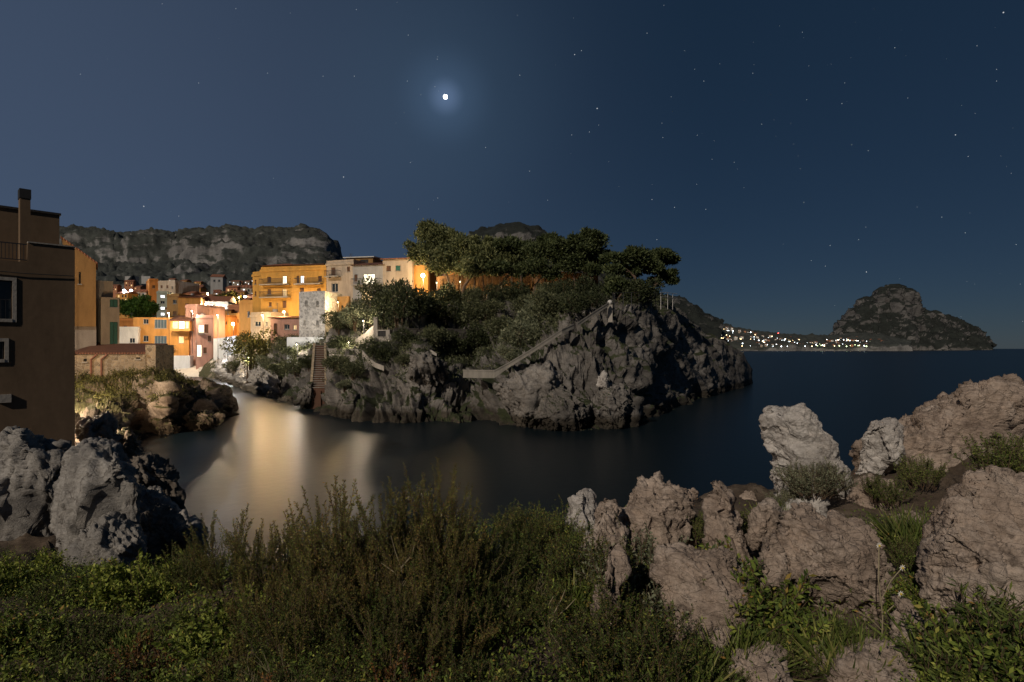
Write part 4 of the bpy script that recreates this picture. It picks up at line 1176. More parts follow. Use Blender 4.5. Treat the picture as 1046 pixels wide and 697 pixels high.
strip_wall('lower_terrace', 'pale lower terrace edge under the landing parapet', [(336, 362, 372, 72), (352, 362.5, 372, 70), (366, 364, 374, 66.5)], .4, 'concrete')
strip_wall('ramp_wall', 'pale sloping ramp wall rising to the pillar', [(340, 356, 366, 78), (358, 350, 362, 76), (372, 341, 357, 75), (384, 330, 352, 74)], .4, 'concrete')
strip_wall('path_wall', 'thin curved pale path edge below the pillar', [(370, 358, 366, 65), (377, 366, 372, 63), (384, 371, 376, 61.5), (392, 374, 379, 60)], .3, 'concrete')
strip_wall('shore_ramp_wall', 'white plastered ramp wall descending to the beach', [(218, 346, 374, 146), (228, 345, 372, 140), (241, 343, 368, 132)], .5, 'whitewash')
rt, W_, H_ = house('pillar_block', 'small grey concrete block with a dark gate beside the pillar', 384, 73, 398, 72.5, 337, 353, 2.5, 'concrete', [(390, 341, 9, 6, 'black')], roof='none', sink=2, cat='block')
c = MB(); c.box(0, .5, 0, .5, -2, 3.3); o = c.build('gate_pillar', M['concrete']); o.location = P(381.5, 350, 73.2); tag(o, 'slim grey gate pillar on the slope beside the dark gate', 'pillar')
# rust red steps
ns = 20
root = empty('steps', P(326, 398, 67), 0, 'rust red steps climbing the shore rocks to the landing', 'stairs')
c = MB()
o0 = root.location
for i in range(ns):
    t = i / ns; t2 = (i + 1) / ns
    pa, pb = P(318.5 + 3.5 * t, 398 - 45 * t, 66 + 10 * t), P(332 - 1 * t, 398 - 45 * t, 66 + 10 * t)
    nx = P(0, 398 - 45 * t2, 66 + 10 * t2)
    c.box(pa.x - o0.x, pb.x - o0.x, pa.y - o0.y, nx.y - o0.y + .5 - .004 * i, pa.z - o0.z - 2.5, nx.z - o0.z - .03)
c.build('step_flight', M['ruststeps'], root)
for i in range(ns):
    t = i / ns; t2 = (i + 1) / ns
    pa, pb = P(318.8 + 3.5 * t, 398 - 45 * t, 66 + 10 * t), P(331.7 - 1 * t, 398 - 45 * t, 66 + 10 * t); nx = P(0, 398 - 45 * t2, 66 + 10 * t2)
    c = MB(); zt_ = nx.z - o0.z - .03
    c.box(pa.x - o0.x, pb.x - o0.x, pa.y - o0.y - .09, nx.y - o0.y - .095, zt_ + .003, zt_ + .07); c.build('tread', M['parapet'], root)
for sgn in (-1, 1):
    c = MB(); e0 = P(317.5 if sgn < 0 else 333, 397, 66); e1 = P(321 if sgn < 0 else 332, 351, 76)
    n_ = [(e0.x - o0.x, e0.y - o0.y, e0.z - o0.z), (e1.x - o0.x, e1.y - o0.y, e1.z - o0.z)]
    w_ = .3
    vs = []
    for (x, y, z) in n_:
        vs += [(x - w_ / 2, y, z - 2.5), (x + w_ / 2, y, z - 2.5), (x + w_ / 2, y, z + .02), (x - w_ / 2, y, z + .02)]
    c.add(vs, [(0, 1, 5, 4), (1, 2, 6, 5), (2, 3, 7, 6), (3, 0, 4, 7), (0, 3, 2, 1), (4, 5, 6, 7)])
    c.build('side_wall', M['rubble'], root)
c = MB(); c.box(-.7, .6, -1.2, .6, -3, -.1); c.build('landing', M['ruststeps'], root)
# globe lamp (unlit) and rails on the cliff top
root = empty('globe_lamp', P(623, 314, 56.8), 0, 'pale globe on a low pier at the top of the stair parapet', 'lamp')
c = MB(); c.box(-.22, .22, -.22, .22, -1.5, .25); c.build('pier', M['concrete'], root)
c = MB(); c.ball((0, 0, .5), .24, 14); c.build('globe', M['frame'], root, True)
c = MB(); c.tube([(.35, .2, -1), (.35, .2, 1.5)], .03, 6); c.build('pole', M['metal'], root)


def rail(label, pts, hgt, mat='metal', step=.5):
    root = empty('railing', P(*pts[0]), 0, label, 'railing'); o0 = root.location
    w3 = [P(*q) - o0 for q in pts]
    c = MB(); c.tube([v + Vector((0, 0, hgt)) for v in w3], .03, 6); c.tube([v + Vector((0, 0, hgt * .5)) for v in w3], .025, 6); c.build('top_rail', M[mat], root)
    for a, b_ in zip(w3, w3[1:]):
        n = max(1, int((b_ - a).length / 1.4))
        for i in range(n):
            c = MB(); q = a.lerp(b_, i / n); c.tube([q + Vector((0, 0, -1)), q + Vector((0, 0, hgt))], .035, 6); c.build('post', M[mat], root)
    return root


rail('thin iron railing along the dark cliff top under the right pines', [(628, 309, 60), (645, 308.5, 62), (660, 308, 65), (674, 308, 69)], 1.0)
rail('pale broken railing at the right end of the cliff top', [(675, 308, 70), (682, 308, 72), (692, 309, 75)], 1.1, 'frame')

# ------------------------------------------------------------------ foliage
def leaves(pos, dirs, L, Wd, rs, droop=0.0):
    """Rhombic leaf quads as (V, F)."""
    n = len(pos)
    dirs = dirs / (np.linalg.norm(dirs, axis=1)[:, None] + 1e-9)
    r = rs.normal(size=(n, 3)); s = np.cross(dirs, r); s /= np.linalg.norm(s, axis=1)[:, None] + 1e-9
    L = np.broadcast_to(L, (n,))[:, None]; Wd = np.broadcast_to(Wd, (n,))[:, None]
    nrm = np.cross(dirs, s)
    V = np.stack([pos, pos + dirs * L * .5 + s * Wd * .5 + nrm * Wd * .12, pos + dirs * L, pos + dirs * L * .5 - s * Wd * .5 + nrm * Wd * .12], 1).reshape(-1, 3)
    return V, np.arange(n * 4).reshape(n, 4)


def clump_points(cents, rads, n, rs, flat=1.0, shell=.55):
    """n points in a union of ellipsoids, denser towards the shells; outward directions."""
    cents = np.array(cents); rads = np.array(rads)
    wgt = rads ** 2; k = rs.choice(len(cents), n, p=wgt / wgt.sum())
    d = rs.normal(size=(n, 3)); d /= np.linalg.norm(d, axis=1)[:, None]
    r = (shell + (1 - shell) * rs.rand(n)) ** .7 * (1 + .25 * rs.normal(size=n) * .6)
    off = d * (rads[k] * r)[:, None]; off[:, 2] *= flat
    return cents[k] + off, d


def shrub_mesh(seed, n, leaf, mat, lumps=7, flat=.8):
    rs = RS(seed)
    c = [(0, 0, .42)]; r = [.38]
    for i in range(lumps):
        a = rs.rand() * 6.28; d = .22 + .3 * rs.rand()
        c.append((d * math.cos(a), d * math.sin(a), .18 + .5 * rs.rand())); r.append(.14 + .2 * rs.rand())
    p, d = clump_points(c, r, n, rs, flat)
    d = d + rs.normal(size=d.shape) * .7 + np.array([0, 0, .35])
    V, Fc = leaves(p, d, leaf * rs.uniform(.6, 1.4, n), leaf * .45 * rs.uniform(.7, 1.3, n), rs)
    return V, Fc


def stems_mesh(seed, n=7, h=.6, sp=.35, r=.02):
    rs = random.Random(seed); c = MB()
    for i in range(n):
        a = rs.random() * 6.28; d = sp * rs.uniform(.3, 1)
        c.tube([(0.04 * math.cos(a), .04 * math.sin(a), -.25), (d * .4 * math.cos(a), d * .4 * math.sin(a), h * .45), (d * math.cos(a), d * math.sin(a), h * rs.uniform(.7, 1))], [r, r * .7, r * .3], 5)
    return c


SH = {}


def shrub_proto(key, seed, n, leaf, mat):
    V, Fc = shrub_mesh(seed, n, leaf, mat)
    root = empty('shrub', (0, 0, 0))
    mk('foliage', V, Fc, M[mat], root)
    stems_mesh(seed).build('stems', M['twig'], root)
    SH[key] = [root, False]


for i, (k, n, lf, mt_) in enumerate([('scrub', 2600, .085, 'scrub'), ('scrub2', 2600, .075, 'scrub'), ('dark', 2600, .085, 'scrub_dark'), ('dark2', 2600, .075, 'scrub_dark'), ('yellow', 3600, .06, 'yellowgreen'), ('pale', 3000, .07, 'greyleaf')]):
    shrub_proto(k, 40 + i, n, lf, mt_)


def put(key, loc, size, label, cat='shrub', group=None, sz=1.0, name=None, rz=None):
    root, used = SH[key]
    o = root if not used else copy_tree(root)
    SH[key][1] = True
    o.location = loc; o.scale = (size, size, size * sz); o.rotation_euler = (0, 0, rnd.uniform(0, 6.28) if rz is None else rz)
    if name: o.name = name
    return tag(o, label, cat, group)


isle_shrubs = [
    # px, base py, width px, height factor, proto, label
    (254, 376, 44, 1.25, 'yellow', 'tall yellow green shrub lit by the lamps above the beach rocks'),
    (238, 378, 18, .8, 'scrub', 'low olive shrub at the foot of the tall yellow green one'),
    (285, 382, 22, .8, 'scrub', 'small olive bush left of the rust red steps, farther one'),
    (303, 382, 28, .9, 'scrub2', 'dense olive bush left of the rust red steps'),
    (271, 376, 22, .8, 'pale', 'pale bush below the ochre bank left of the white wall'),
    (314, 374, 20, .9, 'dark', 'dark bush right under the white retaining wall'),
    (300, 366, 26, .7, 'scrub', 'low bush along the foot of the white retaining wall'),
    (345, 376, 26, .8, 'scrub2', 'olive bush below the landing parapet'),
    (362, 384, 26, .8, 'scrub', 'grey olive bush on the rocks right of the steps'),
    (352, 398, 20, .7, 'pale', 'pale bush on the rocks near the water right of the steps'),
    (345, 338, 26, 1.1, 'scrub', 'olive shrub right of the stone tower'),
    (362, 334, 32, 1.1, 'pale', 'pale green agave like shrub below the white houses'),
    (352, 352, 22, .8, 'dark', 'dark green shrub above the landing'),
    (379, 330, 26, 1.0, 'pale', 'pale shrub below the grey balcony house'),
    (338, 330, 18, 1.2, 'dark2', 'dark slim shrub against the orange garden wall'),
    (408, 330, 46, 1.35, 'dark2', 'large dark tree like shrub under the glaring lamp'),
    (392, 322, 38, 1.2, 'scrub', 'large green shrub below the white gable house'),
    (428, 318, 38, .9, 'dark', 'dark shrub in front of the lamp lit lane'),
    (447, 326, 36, .9, 'dark', 'dark shrub left of the posts of the garden wall'),
    (472, 330, 36, .9, 'dark2', 'dark shrub under the posts of the garden wall'),
    (495, 328, 34, .9, 'scrub', 'olive shrub under the middle of the garden wall'),
    (390, 366, 26, 1.0, 'dark', 'dark bush below the pillar'),
    (412, 370, 22, .7, 'scrub2', 'olive bush on the rock below the dark wall'),
    (512, 344, 34, .9, 'scrub', 'grey olive shrub left of the stair parapet'),
    (530, 352, 40, 1.0, 'pale', 'pale shrub behind the middle of the stair parapet'),
    (549, 338, 44, 1.1, 'pale', 'large pale shrub above the stair parapet'),
    (566, 325, 36, 1.0, 'scrub', 'olive shrub near the top of the lower stair parapet'),
    (540, 322, 36, 1.0, 'scrub2', 'olive shrub below the garden wall, left of the big pale one'),
    (585, 318, 34, .9, 'dark', 'dark shrub below the right end of the garden wall'),
    (520, 366, 26, .8, 'pale', 'pale shrub at the bend of the stair parapet'),
    (415, 352, 26, .9, 'dark', 'dark bush hanging before the left end of the dark retaining wall'),
    (445, 354, 30, 1.0, 'scrub', 'olive bush before the middle of the dark retaining wall'),
    (470, 356, 30, 1.0, 'dark2', 'dark bush before the right end of the dark retaining wall'),
    (490, 350, 30, 1.0, 'dark', 'dark bush between the retaining wall and the olive shrubs'),
    (458, 308, 26, 1.1, 'dark', 'dark bush at the left end of the rust orange wall'),
    (486, 309, 24, 1.0, 'scrub2', 'olive bush at the foot of the rust orange wall, second from the left'),
    (506, 308, 22, 1.2, 'dark2', 'dark bush at the foot of the rust orange wall near its middle'),
    (532, 308, 26, 1.2, 'dark', 'dark bush at the foot of the rust orange wall right of the middle'),
    (574, 307, 26, 1.2, 'dark2', 'dark bush at the foot of the rust orange wall toward the right'),
    (598, 306, 28, 1.3, 'dark', 'dark bush hiding the right end of the rust orange wall'),
    (606, 312, 26, .9, 'dark2', 'dark shrub left of the globe lamp'),
    (650, 304, 38, .8, 'dark', 'dark shrub behind the thin iron railing'),
    (560, 304, 30, .8, 'scrub2', 'olive shrub standing against the garden wall'),
    (632, 300, 32, .9, 'dark2', 'dark shrub under the middle right pine'),
]
for (px, py, wp, hf, key, lab) in isle_shrubs:
    s_ = BANK if px < 290 and py > 372 else ISLE
    p = on(s_, px, py)
    put(key, p + Vector((0, 0, -.2)), wp * p.y / F * .95, lab, group='shrubs on the promontory', sz=hf)

# undergrowth scattered over the promontory
rs = RS(77)
vv, pr = ISLE[1], ISLE[2]
cand = np.where((pr[:, 0] > 262) & (pr[:, 0] < 705) & (vv[:, 1] < 100) & (vv[:, 2] > 2.5))[0]
nz = fbm(vv[cand] / 4.5 + 3, 3)
pyv = pr[cand, 1]; pxv = pr[cand, 0]
like = np.clip((395 - pyv) / 40, 0, 1) * np.where(pxv > 505, np.clip((np.interp(pxv, [505, 545, 580, 610, 705], [376, 356, 334, 318, 312]) - pyv) / 6, 0, 1), 1)
keep = cand[(nz + rs.rand(len(cand)) * .5 > .25) & (rs.rand(len(cand)) < like * .9)]
keep = keep[rs.permutation(len(keep))[:9000]]
pp = np.repeat(vv[keep], 7, axis=0) + rs.normal(size=(len(keep) * 7, 3)) * np.array([.28, .28, .22]) + np.array([0, 0, .15])
V, Fc = leaves(pp, rs.normal(size=pp.shape) + np.array([0, 0, .8]), rs.uniform(.15, .4, len(pp)), rs.uniform(.06, .15, len(pp)), rs)
tag(mk('undergrowth', V, Fc, M['scrub']), 'low olive scrub covering the promontory slopes', 'undergrowth', kind='stuff')
# grass and scrub on the headland
vv, pr = HEAD[1], HEAD[2]
cand = np.where((pr[:, 0] > 70) & (pr[:, 0] < 200) & (pr[:, 1] < 412) & (vv[:, 1] < 62))[0]
nz = fbm(vv[cand] / 2.5 + 9, 3)
keep = cand[nz + rs.rand(len(cand)) * .5 > .42]; keep = keep[rs.permutation(len(keep))[:2600]]
pp = np.repeat(vv[keep], 6, axis=0) + rs.normal(size=(len(keep) * 6, 3)) * np.array([.2, .2, .12]) + np.array([0, 0, .1])
V, Fc = leaves(pp, rs.normal(size=pp.shape) * .7 + np.array([0, 0, 1]), rs.uniform(.12, .35, len(pp)), rs.uniform(.04, .1, len(pp)), rs)
tag(mk('dry_grass', V, Fc, M['yellowgreen']), 'dry grass and scrub on the headland below the stone shed', 'grass', kind='stuff')


rs = RS(31)
n = 3600
px_ = 444 + 170 * rs.rand(n); Dw = np.interp(px_, [g[0] for g in gw], [g[1] for g in gw]) - rs.uniform(.15, 1.6, n)
zt = HC + (HY - np.interp(px_, [446, 611], [306, 302]) ) / F * Dw + rs.uniform(-.4, .5, n)
pp = np.stack([(px_ - CX) / F * Dw, Dw, zt], 1)
V, Fc = leaves(pp, rs.normal(size=pp.shape) * .28 + np.array([0, 0, 1]), rs.uniform(.5, 2.3, n) * (.5 + .6 * np.clip(fbm(pp / 2.5, 2) + .5, 0, 1.2)), rs.uniform(.05, .13, n), rs)
tag(mk('dry_reeds', V, Fc, M['dryreed']), 'dry golden reeds on the bank before the garden wall', 'reeds', kind='stuff')


def tree(name, label, base, crown, mat, leafn=9000, leaf=.5, lw=.2, trunk_r=.22, flat=.62, group=None, lean=0.0, seed=0, limbs=6):
    """base: world point; crown: list of (dx, dy, dz, r) lobes relative to base."""
    rs = RS(900 + seed); rr = random.Random(seed)
    root = empty(name, base, 0, label, 'tree', group)
    cx = sum(c[0] for c in crown) / len(crown); cz = min(c[2] for c in crown)
    tk = MB()
    top = Vector((cx, 0, cz + .3))
    p0, p1, p2, p3 = Vector((0, 0, -1)), Vector((top.x * .15 + rr.uniform(-.2, .2), .1, top.z * .35)), Vector((top.x * .55 + rr.uniform(-.2, .2), -.1, top.z * .72)), top
    tk.tube([p0, p1, p2, p3], [trunk_r * 1.25, trunk_r, trunk_r * .8, trunk_r * .45], 9)
    for c in crown:
        a = p2.lerp(p3, rr.uniform(.0, .9)); e = Vector(c[:3])
        mid = a.lerp(e, .5) + Vector((rr.uniform(-.3, .3), rr.uniform(-.3, .3), -.25))
        tk.tube([a, mid, e], [trunk_r * .42, trunk_r * .28, trunk_r * .1], 6)
    tk.build('trunk', M['bark'], root)
    C_, R_ = [], []
    for (x, y, z, r) in crown:
        C_.append((x, y, z)); R_.append(r * .88)
        for i in range(7):
            a = rr.uniform(0, 6.28); d = r * rr.uniform(.45, 1.0)
            C_.append((x + d * math.cos(a), y + d * math.sin(a), z + r * flat * rr.uniform(-.45, .7))); R_.append(r * rr.uniform(.22, .42))
    p, d = clump_points(C_, R_, leafn, rs, flat, .35)
    d = d * .6 + rs.normal(size=d.shape) * .8 + np.array([0, 0, .5])
    V, Fc = leaves(p, d, leaf * rs.uniform(.5, 1.3, leafn), lw * rs.uniform(.7, 1.4, leafn), rs)
    mk('crown', V, Fc, M[mat], root)
    return root


def pine(label, px_base, py_base, D, lobes, mat, seed, n=9000, tr=.22, group='pines on the promontory', flat=.62):
    """lobes in photo pixels: (px, py, rpx, ddepth)"""
    b = P(px_base, py_base, D)
    cr = []
    for (px, py, r, dd) in lobes:
        q = P(px, py, D + dd); cr.append((q.x - b.x, q.y - b.y, q.z - b.z, r * D / F))
    return tree('pine_tree', label, b, cr, mat, n, trunk_r=tr, seed=seed, group=group, flat=flat)


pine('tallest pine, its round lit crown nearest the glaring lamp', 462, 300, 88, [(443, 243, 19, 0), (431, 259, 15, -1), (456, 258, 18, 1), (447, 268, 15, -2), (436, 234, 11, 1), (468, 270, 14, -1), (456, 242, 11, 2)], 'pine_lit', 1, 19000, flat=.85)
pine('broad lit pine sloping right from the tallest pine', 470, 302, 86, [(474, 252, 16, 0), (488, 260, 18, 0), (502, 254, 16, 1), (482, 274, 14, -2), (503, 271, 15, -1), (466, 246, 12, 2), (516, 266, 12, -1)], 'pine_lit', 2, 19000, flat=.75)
pine('dark pine left of the middle of the row', 508, 300, 86, [(516, 256, 17, 0), (530, 263, 16, 1), (508, 274, 12, -2), (540, 255, 14, 2), (522, 249, 12, 1), (530, 278, 10, -2)], 'pine', 3, 16000, flat=.65)
pine('dark wide pine at the middle of the row', 545, 300, 84, [(550, 258, 17, 0), (566, 254, 17, 0), (544, 274, 13, -2), (576, 266, 15, -1), (558, 247, 11, 1), (562, 280, 10, -2)], 'pine', 4, 16000, flat=.65)
pine('dense dark pine with a rounded top right of the middle', 598, 302, 82, [(590, 254, 18, 0), (606, 249, 15, 0), (584, 270, 14, -1), (611, 264, 14, 1), (600, 243, 11, 0), (574, 256, 13, -1), (606, 276, 9, -2)], 'pine', 5, 17000, flat=.7)
pine('dark umbrella pine second from the right', 655, 306, 72, [(636, 267, 12, 0), (650, 261, 14, 0), (662, 270, 12, 1), (627, 276, 9, -1), (646, 278, 10, 1), (622, 264, 8, 1)], 'pine', 6, 11000, flat=.55)
pine('rightmost dark umbrella pine leaning over the cliff', 662, 307, 74, [(676, 261, 12, 0), (685, 266, 8, 1), (668, 274, 10, -1), (681, 281, 9, 0), (686, 287, 6, 0), (668, 288, 7, 1)], 'pine', 7, 9500, flat=.5)
pine('small dark pine behind the globe lamp', 632, 310, 66, [(630, 290, 9, 0), (640, 294, 8, 0), (624, 297, 7, 0), (650, 293, 8, 1)], 'pine', 8, 5000, tr=.12)
for i, (px, D, ty) in enumerate([(484, 85, 268), (495, 85.5, 270), (524, 84, 270), (534, 83, 272), (556, 83, 272), (571, 82, 274), (588, 81, 272), (604, 80, 270)]):
    b = P(px, 308, D)
    hgt = zat(ty, D) - b.z
    c = MB(); dx = rnd.uniform(-.5, .5)
    c.tube([(0, 0, -1), (dx * .3, 0, hgt * .4), (dx, .1, hgt)], [.15, .12, .08], 7)
    o = c.build('bare_trunk', M['bark']); o.location = b
    tag(o, 'bare pine trunk standing before the rust orange garden wall', 'tree trunk', 'bare trunks before the garden wall')
# green tree behind the beach house
b = P(140, 329, 175)
tree('round_tree', 'bright green round tree behind the orange beach house', b, [(-3.2, 0, 4.2, 3.2), (0, 0, 5.2, 3.4), (3.2, 0, 4.4, 3.2), (.8, -1, 3, 3)], 'green', 9000, .7, .35, .3, .8, None, 0, 31)
b = P(229, 316, 205)
tree('olive_tree', 'olive coloured tree among the slope houses', b, [(-2.6, 0, 3.2, 3), (1, 0, 4, 3.2), (4, 0, 3, 2.6)], 'yellowgreen', 5000, .7, .3, .3, .7, None, 0, 32)
print('trees done')

# ------------------------------------------------------------------ rocks from outlines
def ico(sub):
    import bmesh
    bm = bmesh.new(); bmesh.ops.create_icosphere(bm, subdivisions=sub, radius=1)
    V = np.array([v.co[:] for v in bm.verts]); Fc = np.array([[v.index for v in f.verts] for f in bm.faces]); bm.free()
    return V, Fc


ICO = {4: ico(4), 5: ico(5), 6: ico(6), 7: ico(7)}


FG, LG, SG = 'rocks of the foreground ledge', 'grey boulders by the brown house', 'dark boulders at the inlet edge'


def rock(name, label, outline, D, depth, mat, s=.35, amp=.5, sub=6, strata=(.85, .25, .45), tilt=0.0, cat='rock', group=None, box=.55, fine=1.0, chops=16, wr=1.0, sh=1.03, jag_=1.0):
    """outline: photo pixels of the silhouette; depth: metres front to back; the body is a full rounded solid."""
    pts = np.array(outline, float)
    c = pts.mean(0)
    pts = c + (pts - c) * sh
    if jag_ > 0:
        jr = random.Random(int(pts[0, 0] * 31 + pts[0, 1])); o_ = []
        for a_, b_ in zip(pts, np.roll(pts, -1, axis=0)):
            m_ = max(2, int(np.hypot(*(b_ - a_)) / 7))
            for k in range(m_):
                q_ = a_ + (b_ - a_) * k / m_; e_ = q_ - c
                o_.append(q_ + e_ * jr.uniform(-.06, .07) * jag_)
        pts = np.array(o_)
    if group == FG:      # the foot goes on below the ground
        hgt_ = np.ptp(pts[:, 1]); low = pts[:, 1] > c[1] + .15 * hgt_
        pts[low, 1] += .28 * hgt_
    th = np.arctan2(-(pts[:, 1] - c[1]), pts[:, 0] - c[0]); rr = np.hypot(pts[:, 0] - c[0], pts[:, 1] - c[1])
    # sample the polygon's radius by angle
    ang = np.linspace(-math.pi, math.pi, 361); rad = np.zeros(361)
    n = len(pts)
    for i in range(361):
        d = np.array([math.cos(ang[i]), -math.sin(ang[i])]); best = 0
        for k in range(n):
            a, b_ = pts[k] - c, pts[(k + 1) % n] - c
            e = b_ - a; det = d[0] * (-e[1]) + e[0] * d[1]
            if abs(det) < 1e-9: continue
            t = (a[0] * (-e[1]) + e[0] * a[1]) / det; u = (d[0] * a[1] - d[1] * a[0]) / det
            if t > 0 and -1e-6 <= u <= 1 + 1e-6: best = max(best, t)
        rad[i] = best
    k = np.array([1, 2, 1]) / 4.; rad = np.convolve(np.concatenate([rad[-2:-1], rad, rad[1:2]]), k, 'valid')
    V, Fc = ICO[sub]
    rho = np.hypot(V[:, 0], V[:, 2]); a = np.arctan2(V[:, 2], V[:, 0])
    rp = np.interp(a, ang, rad) * D / F * np.power(np.clip(rho, 0, 1), box)
    y = np.sign(V[:, 1]) * np.power(np.abs(V[:, 1]), .8) * depth / 2
    ctr = P(c[0], c[1], D)
    Q = np.stack([rp * np.cos(a) + y * ctr.x / D, y + tilt * rp * np.sin(a), rp * np.sin(a)], 1)      # the body runs back along the slope's own direction
    # broken front faces: knock flat planes off the viewer's side
    wa = .5 * math.sin(c[0] * 1.7); rotw = np.array([[math.cos(wa), 0, -math.sin(wa)], [0, 1, 0], [math.sin(wa), 0, math.cos(wa)]])
    cr_ = RS(int(abs(c[0] * 7 + c[1] * 13)) % 9999)
    for _ in range(chops):
        nv = cr_.normal(size=3) * np.array([.9, .5, .55]); nv[1] = -abs(nv[1]) - .30; nv /= np.linalg.norm(nv)
        dd = Q @ nv; h_ = dd.max() * cr_.uniform(.66, .93)
        Q = Q - nv * np.clip(dd - h_, 0, None)[:, None] * .985
    # outward normals of the smooth body
    nrm = np.zeros_like(Q); fn = np.cross(Q[Fc[:, 1]] - Q[Fc[:, 0]], Q[Fc[:, 2]] - Q[Fc[:, 0]])
    for j in range(3): np.add.at(nrm, Fc[:, j], fn)
    nrm /= np.linalg.norm(nrm, axis=1)[:, None] + 1e-9
    d = rockdisp(Q + np.array(ctr), s, strata, fine=fine) * s * amp * .62 + rockdisp(Q + np.array(ctr) + 9, s * .3, strata, fine=fine * 2) * s * .3 * amp - .12 * s * amp
    qw = (Q + np.array(ctr)) @ rotw.T * np.array([1, 1, .32]) / (s * .26)
    bx = np.array([.85, .2, .3 + .45 * math.sin(c[0] * 2.3)])
    QW = Q + np.array(ctr)
    d = d + s * wr * (.30 * bedding(QW, bx, s * .5, int(c[0]) % 50) + .13 * bedding(QW, bx + np.array([0, .3, .2]), s * .17, int(c[1]) % 50))
    d = d + s * .045 * wr * (ridged(qw, 3, .55) - .3) - s * .028 * wr * np.abs(perlin((Q + np.array(ctr)) / (s * .09)))
    Q = Q + nrm * d[:, None]
    o = mk(name, Q, Fc, M[mat])
    o.location = ctr
    return tag(o, label, cat, group)


rock('rock', 'slim pointed pale rock blade at the left end of the ledge', [(571, 565), (578, 535), (588, 512), (597, 503), (606, 508), (608, 530), (600, 565)], 5.4, .4, 'rock_white', .22, .4, 5, group=FG)
rock('rock', 'leaning slab with a rough ridge right of the pointed blade', [(580, 600), (592, 572), (606, 548), (618, 520), (630, 516), (634, 540), (622, 575), (612, 610)], 4.75, .5, 'rock_fg', .22, .45, 6, group=FG)
rock('rock', 'craggy brown crest with the highest jagged peak on the left of the ledge', [(612, 575), (622, 540), (636, 528), (648, 508), (656, 494), (668, 490), (682, 498), (697, 498), (710, 510), (714, 530), (712, 550), (700, 570), (655, 575)], 5.2, .7, 'rock_fg', .3, .55, 6, group=FG)
rock('rock', 'narrow spur of rock between the leaning slab and the crest', [(612, 600), (620, 562), (632, 538), (642, 545), (644, 575), (634, 612)], 4.4, .45, 'rock_fg', .2, .5, 5, group=FG)
rock('rock', 'long thin slab running down to the bottom edge among the shrubs', [(590, 690), (598, 655), (611, 615), (624, 578), (638, 552), (648, 556), (645, 580), (630, 606), (617, 640), (602, 690)], 3.5, .45, 'rock_fg', .22, .4, 6, group=FG)
rock('rock', 'square topped rough block in the middle of the ledge', [(672, 572), (690, 569), (715, 571), (740, 567), (752, 575), (762, 600), (778, 622), (788, 642), (770, 662), (730, 668), (690, 660), (678, 625)], 3.75, .6, 'rock_fg', .2, .38, 7, group=FG, box=.42, fine=1.6)
rock('rock', 'tall upright rock tooth behind the square block', [(718, 510), (727, 494), (738, 492), (748, 505), (750, 525), (762, 545), (776, 568), (772, 600), (745, 602), (730, 570), (722, 540)], 4.75, .5, 'rock_fg', .25, .4, 6, group=FG)
rock('rock', 'big split wedge of brown rock, steep on its left, right of the middle', [(792, 562), (797, 550), (803, 540), (808, 524), (822, 528), (838, 538), (870, 552), (905, 572), (925, 590), (925, 620), (890, 640), (850, 648), (815, 640), (795, 610)], 4.15, 1.0, 'rock_fg', .32, .55, 7, group=FG)
rock('rock', 'white forked rock jutting up against the dark water', [(783, 430), (786, 422), (800, 427), (812, 418), (822, 415), (838, 430), (858, 447), (862, 470), (880, 480), (890, 500), (840, 520), (806, 505), (797, 470), (784, 455)], 7.2, .9, 'rock_white', .75, .34, 7, group=FG, wr=.55, box=.42, chops=14)
rock('rock', 'broad pinkish rock mass highest at the right edge', [(872, 478), (884, 452), (905, 440), (932, 438), (938, 424), (960, 416), (984, 406), (990, 394), (1010, 391), (1046, 396), (1120, 405), (1150, 470), (1120, 540), (1040, 545), (990, 515), (930, 500)], 8.6, 2.2, 'rock_fg', .5, .55, 7, group=FG)
rock('rock', 'whitish block at the left foot of the broad pinkish mass', [(874, 470), (882, 445), (897, 431), (912, 430), (925, 436), (926, 455), (915, 475), (892, 482)], 7.8, .7, 'rock_white', .55, .4, 6, group=FG, wr=.6)
rock('rock', 'large rounded boulder cut by the right edge', [(946, 585), (950, 560), (962, 545), (975, 520), (990, 500), (1015, 488), (1046, 492), (1100, 510), (1120, 580), (1090, 640), (1030, 640), (980, 640), (962, 625)], 3.9, .95, 'rock_fg', .26, .4, 7, group=FG, fine=1.6)
rock('rock', 'low knobbly rock below the white forked rock', [(868, 510), (876, 496), (890, 490), (905, 494), (920, 502), (930, 515), (925, 535), (890, 542), (872, 530)], 6.6, .6, 'rock_fg', .22, .5, 6, group=FG)
rock('rock', 'small rock left of the knobbly one under the grey bush', [(800, 530), (806, 515), (822, 508), (845, 510), (850, 528), (835, 542), (812, 545)], 6.3, .5, 'rock_white', .22, .5, 5, group=FG)
rock('rock', 'small pale stone between the tall tooth and the split wedge', [(766, 540), (775, 520), (792, 512), (800, 522), (798, 545), (782, 556)], 4.8, .4, 'rock_fg', .2, .5, 5, group=FG)
rock('rock', 'small wedge stone before the knobbly rock', [(900, 552), (915, 530), (934, 528), (950, 540), (952, 560), (925, 572)], 5.8, .45, 'rock_fg', .2, .5, 5, group=FG)
rock('rock', 'upright shard leaning on the left of the big split wedge', [(778, 590), (782, 560), (792, 545), (803, 552), (806, 580), (800, 610)], 4.0, .35, 'rock_fg', .2, .4, 5, group=FG)
rock('rock', 'narrow brown slab standing in the weeds before the right boulder', [(908, 640), (914, 612), (930, 622), (950, 645), (968, 668), (960, 690), (925, 685)], 3.45, .3, 'rock_fg', .18, .4, 6, group=FG)
rock('rock', 'flat light stone cut by the bottom edge, largest there', [(735, 700), (750, 680), (775, 672), (800, 676), (812, 690), (810, 715), (760, 725)], 3.15, .4, 'rock_fg', .16, .4, 6, group=FG, fine=1.6)
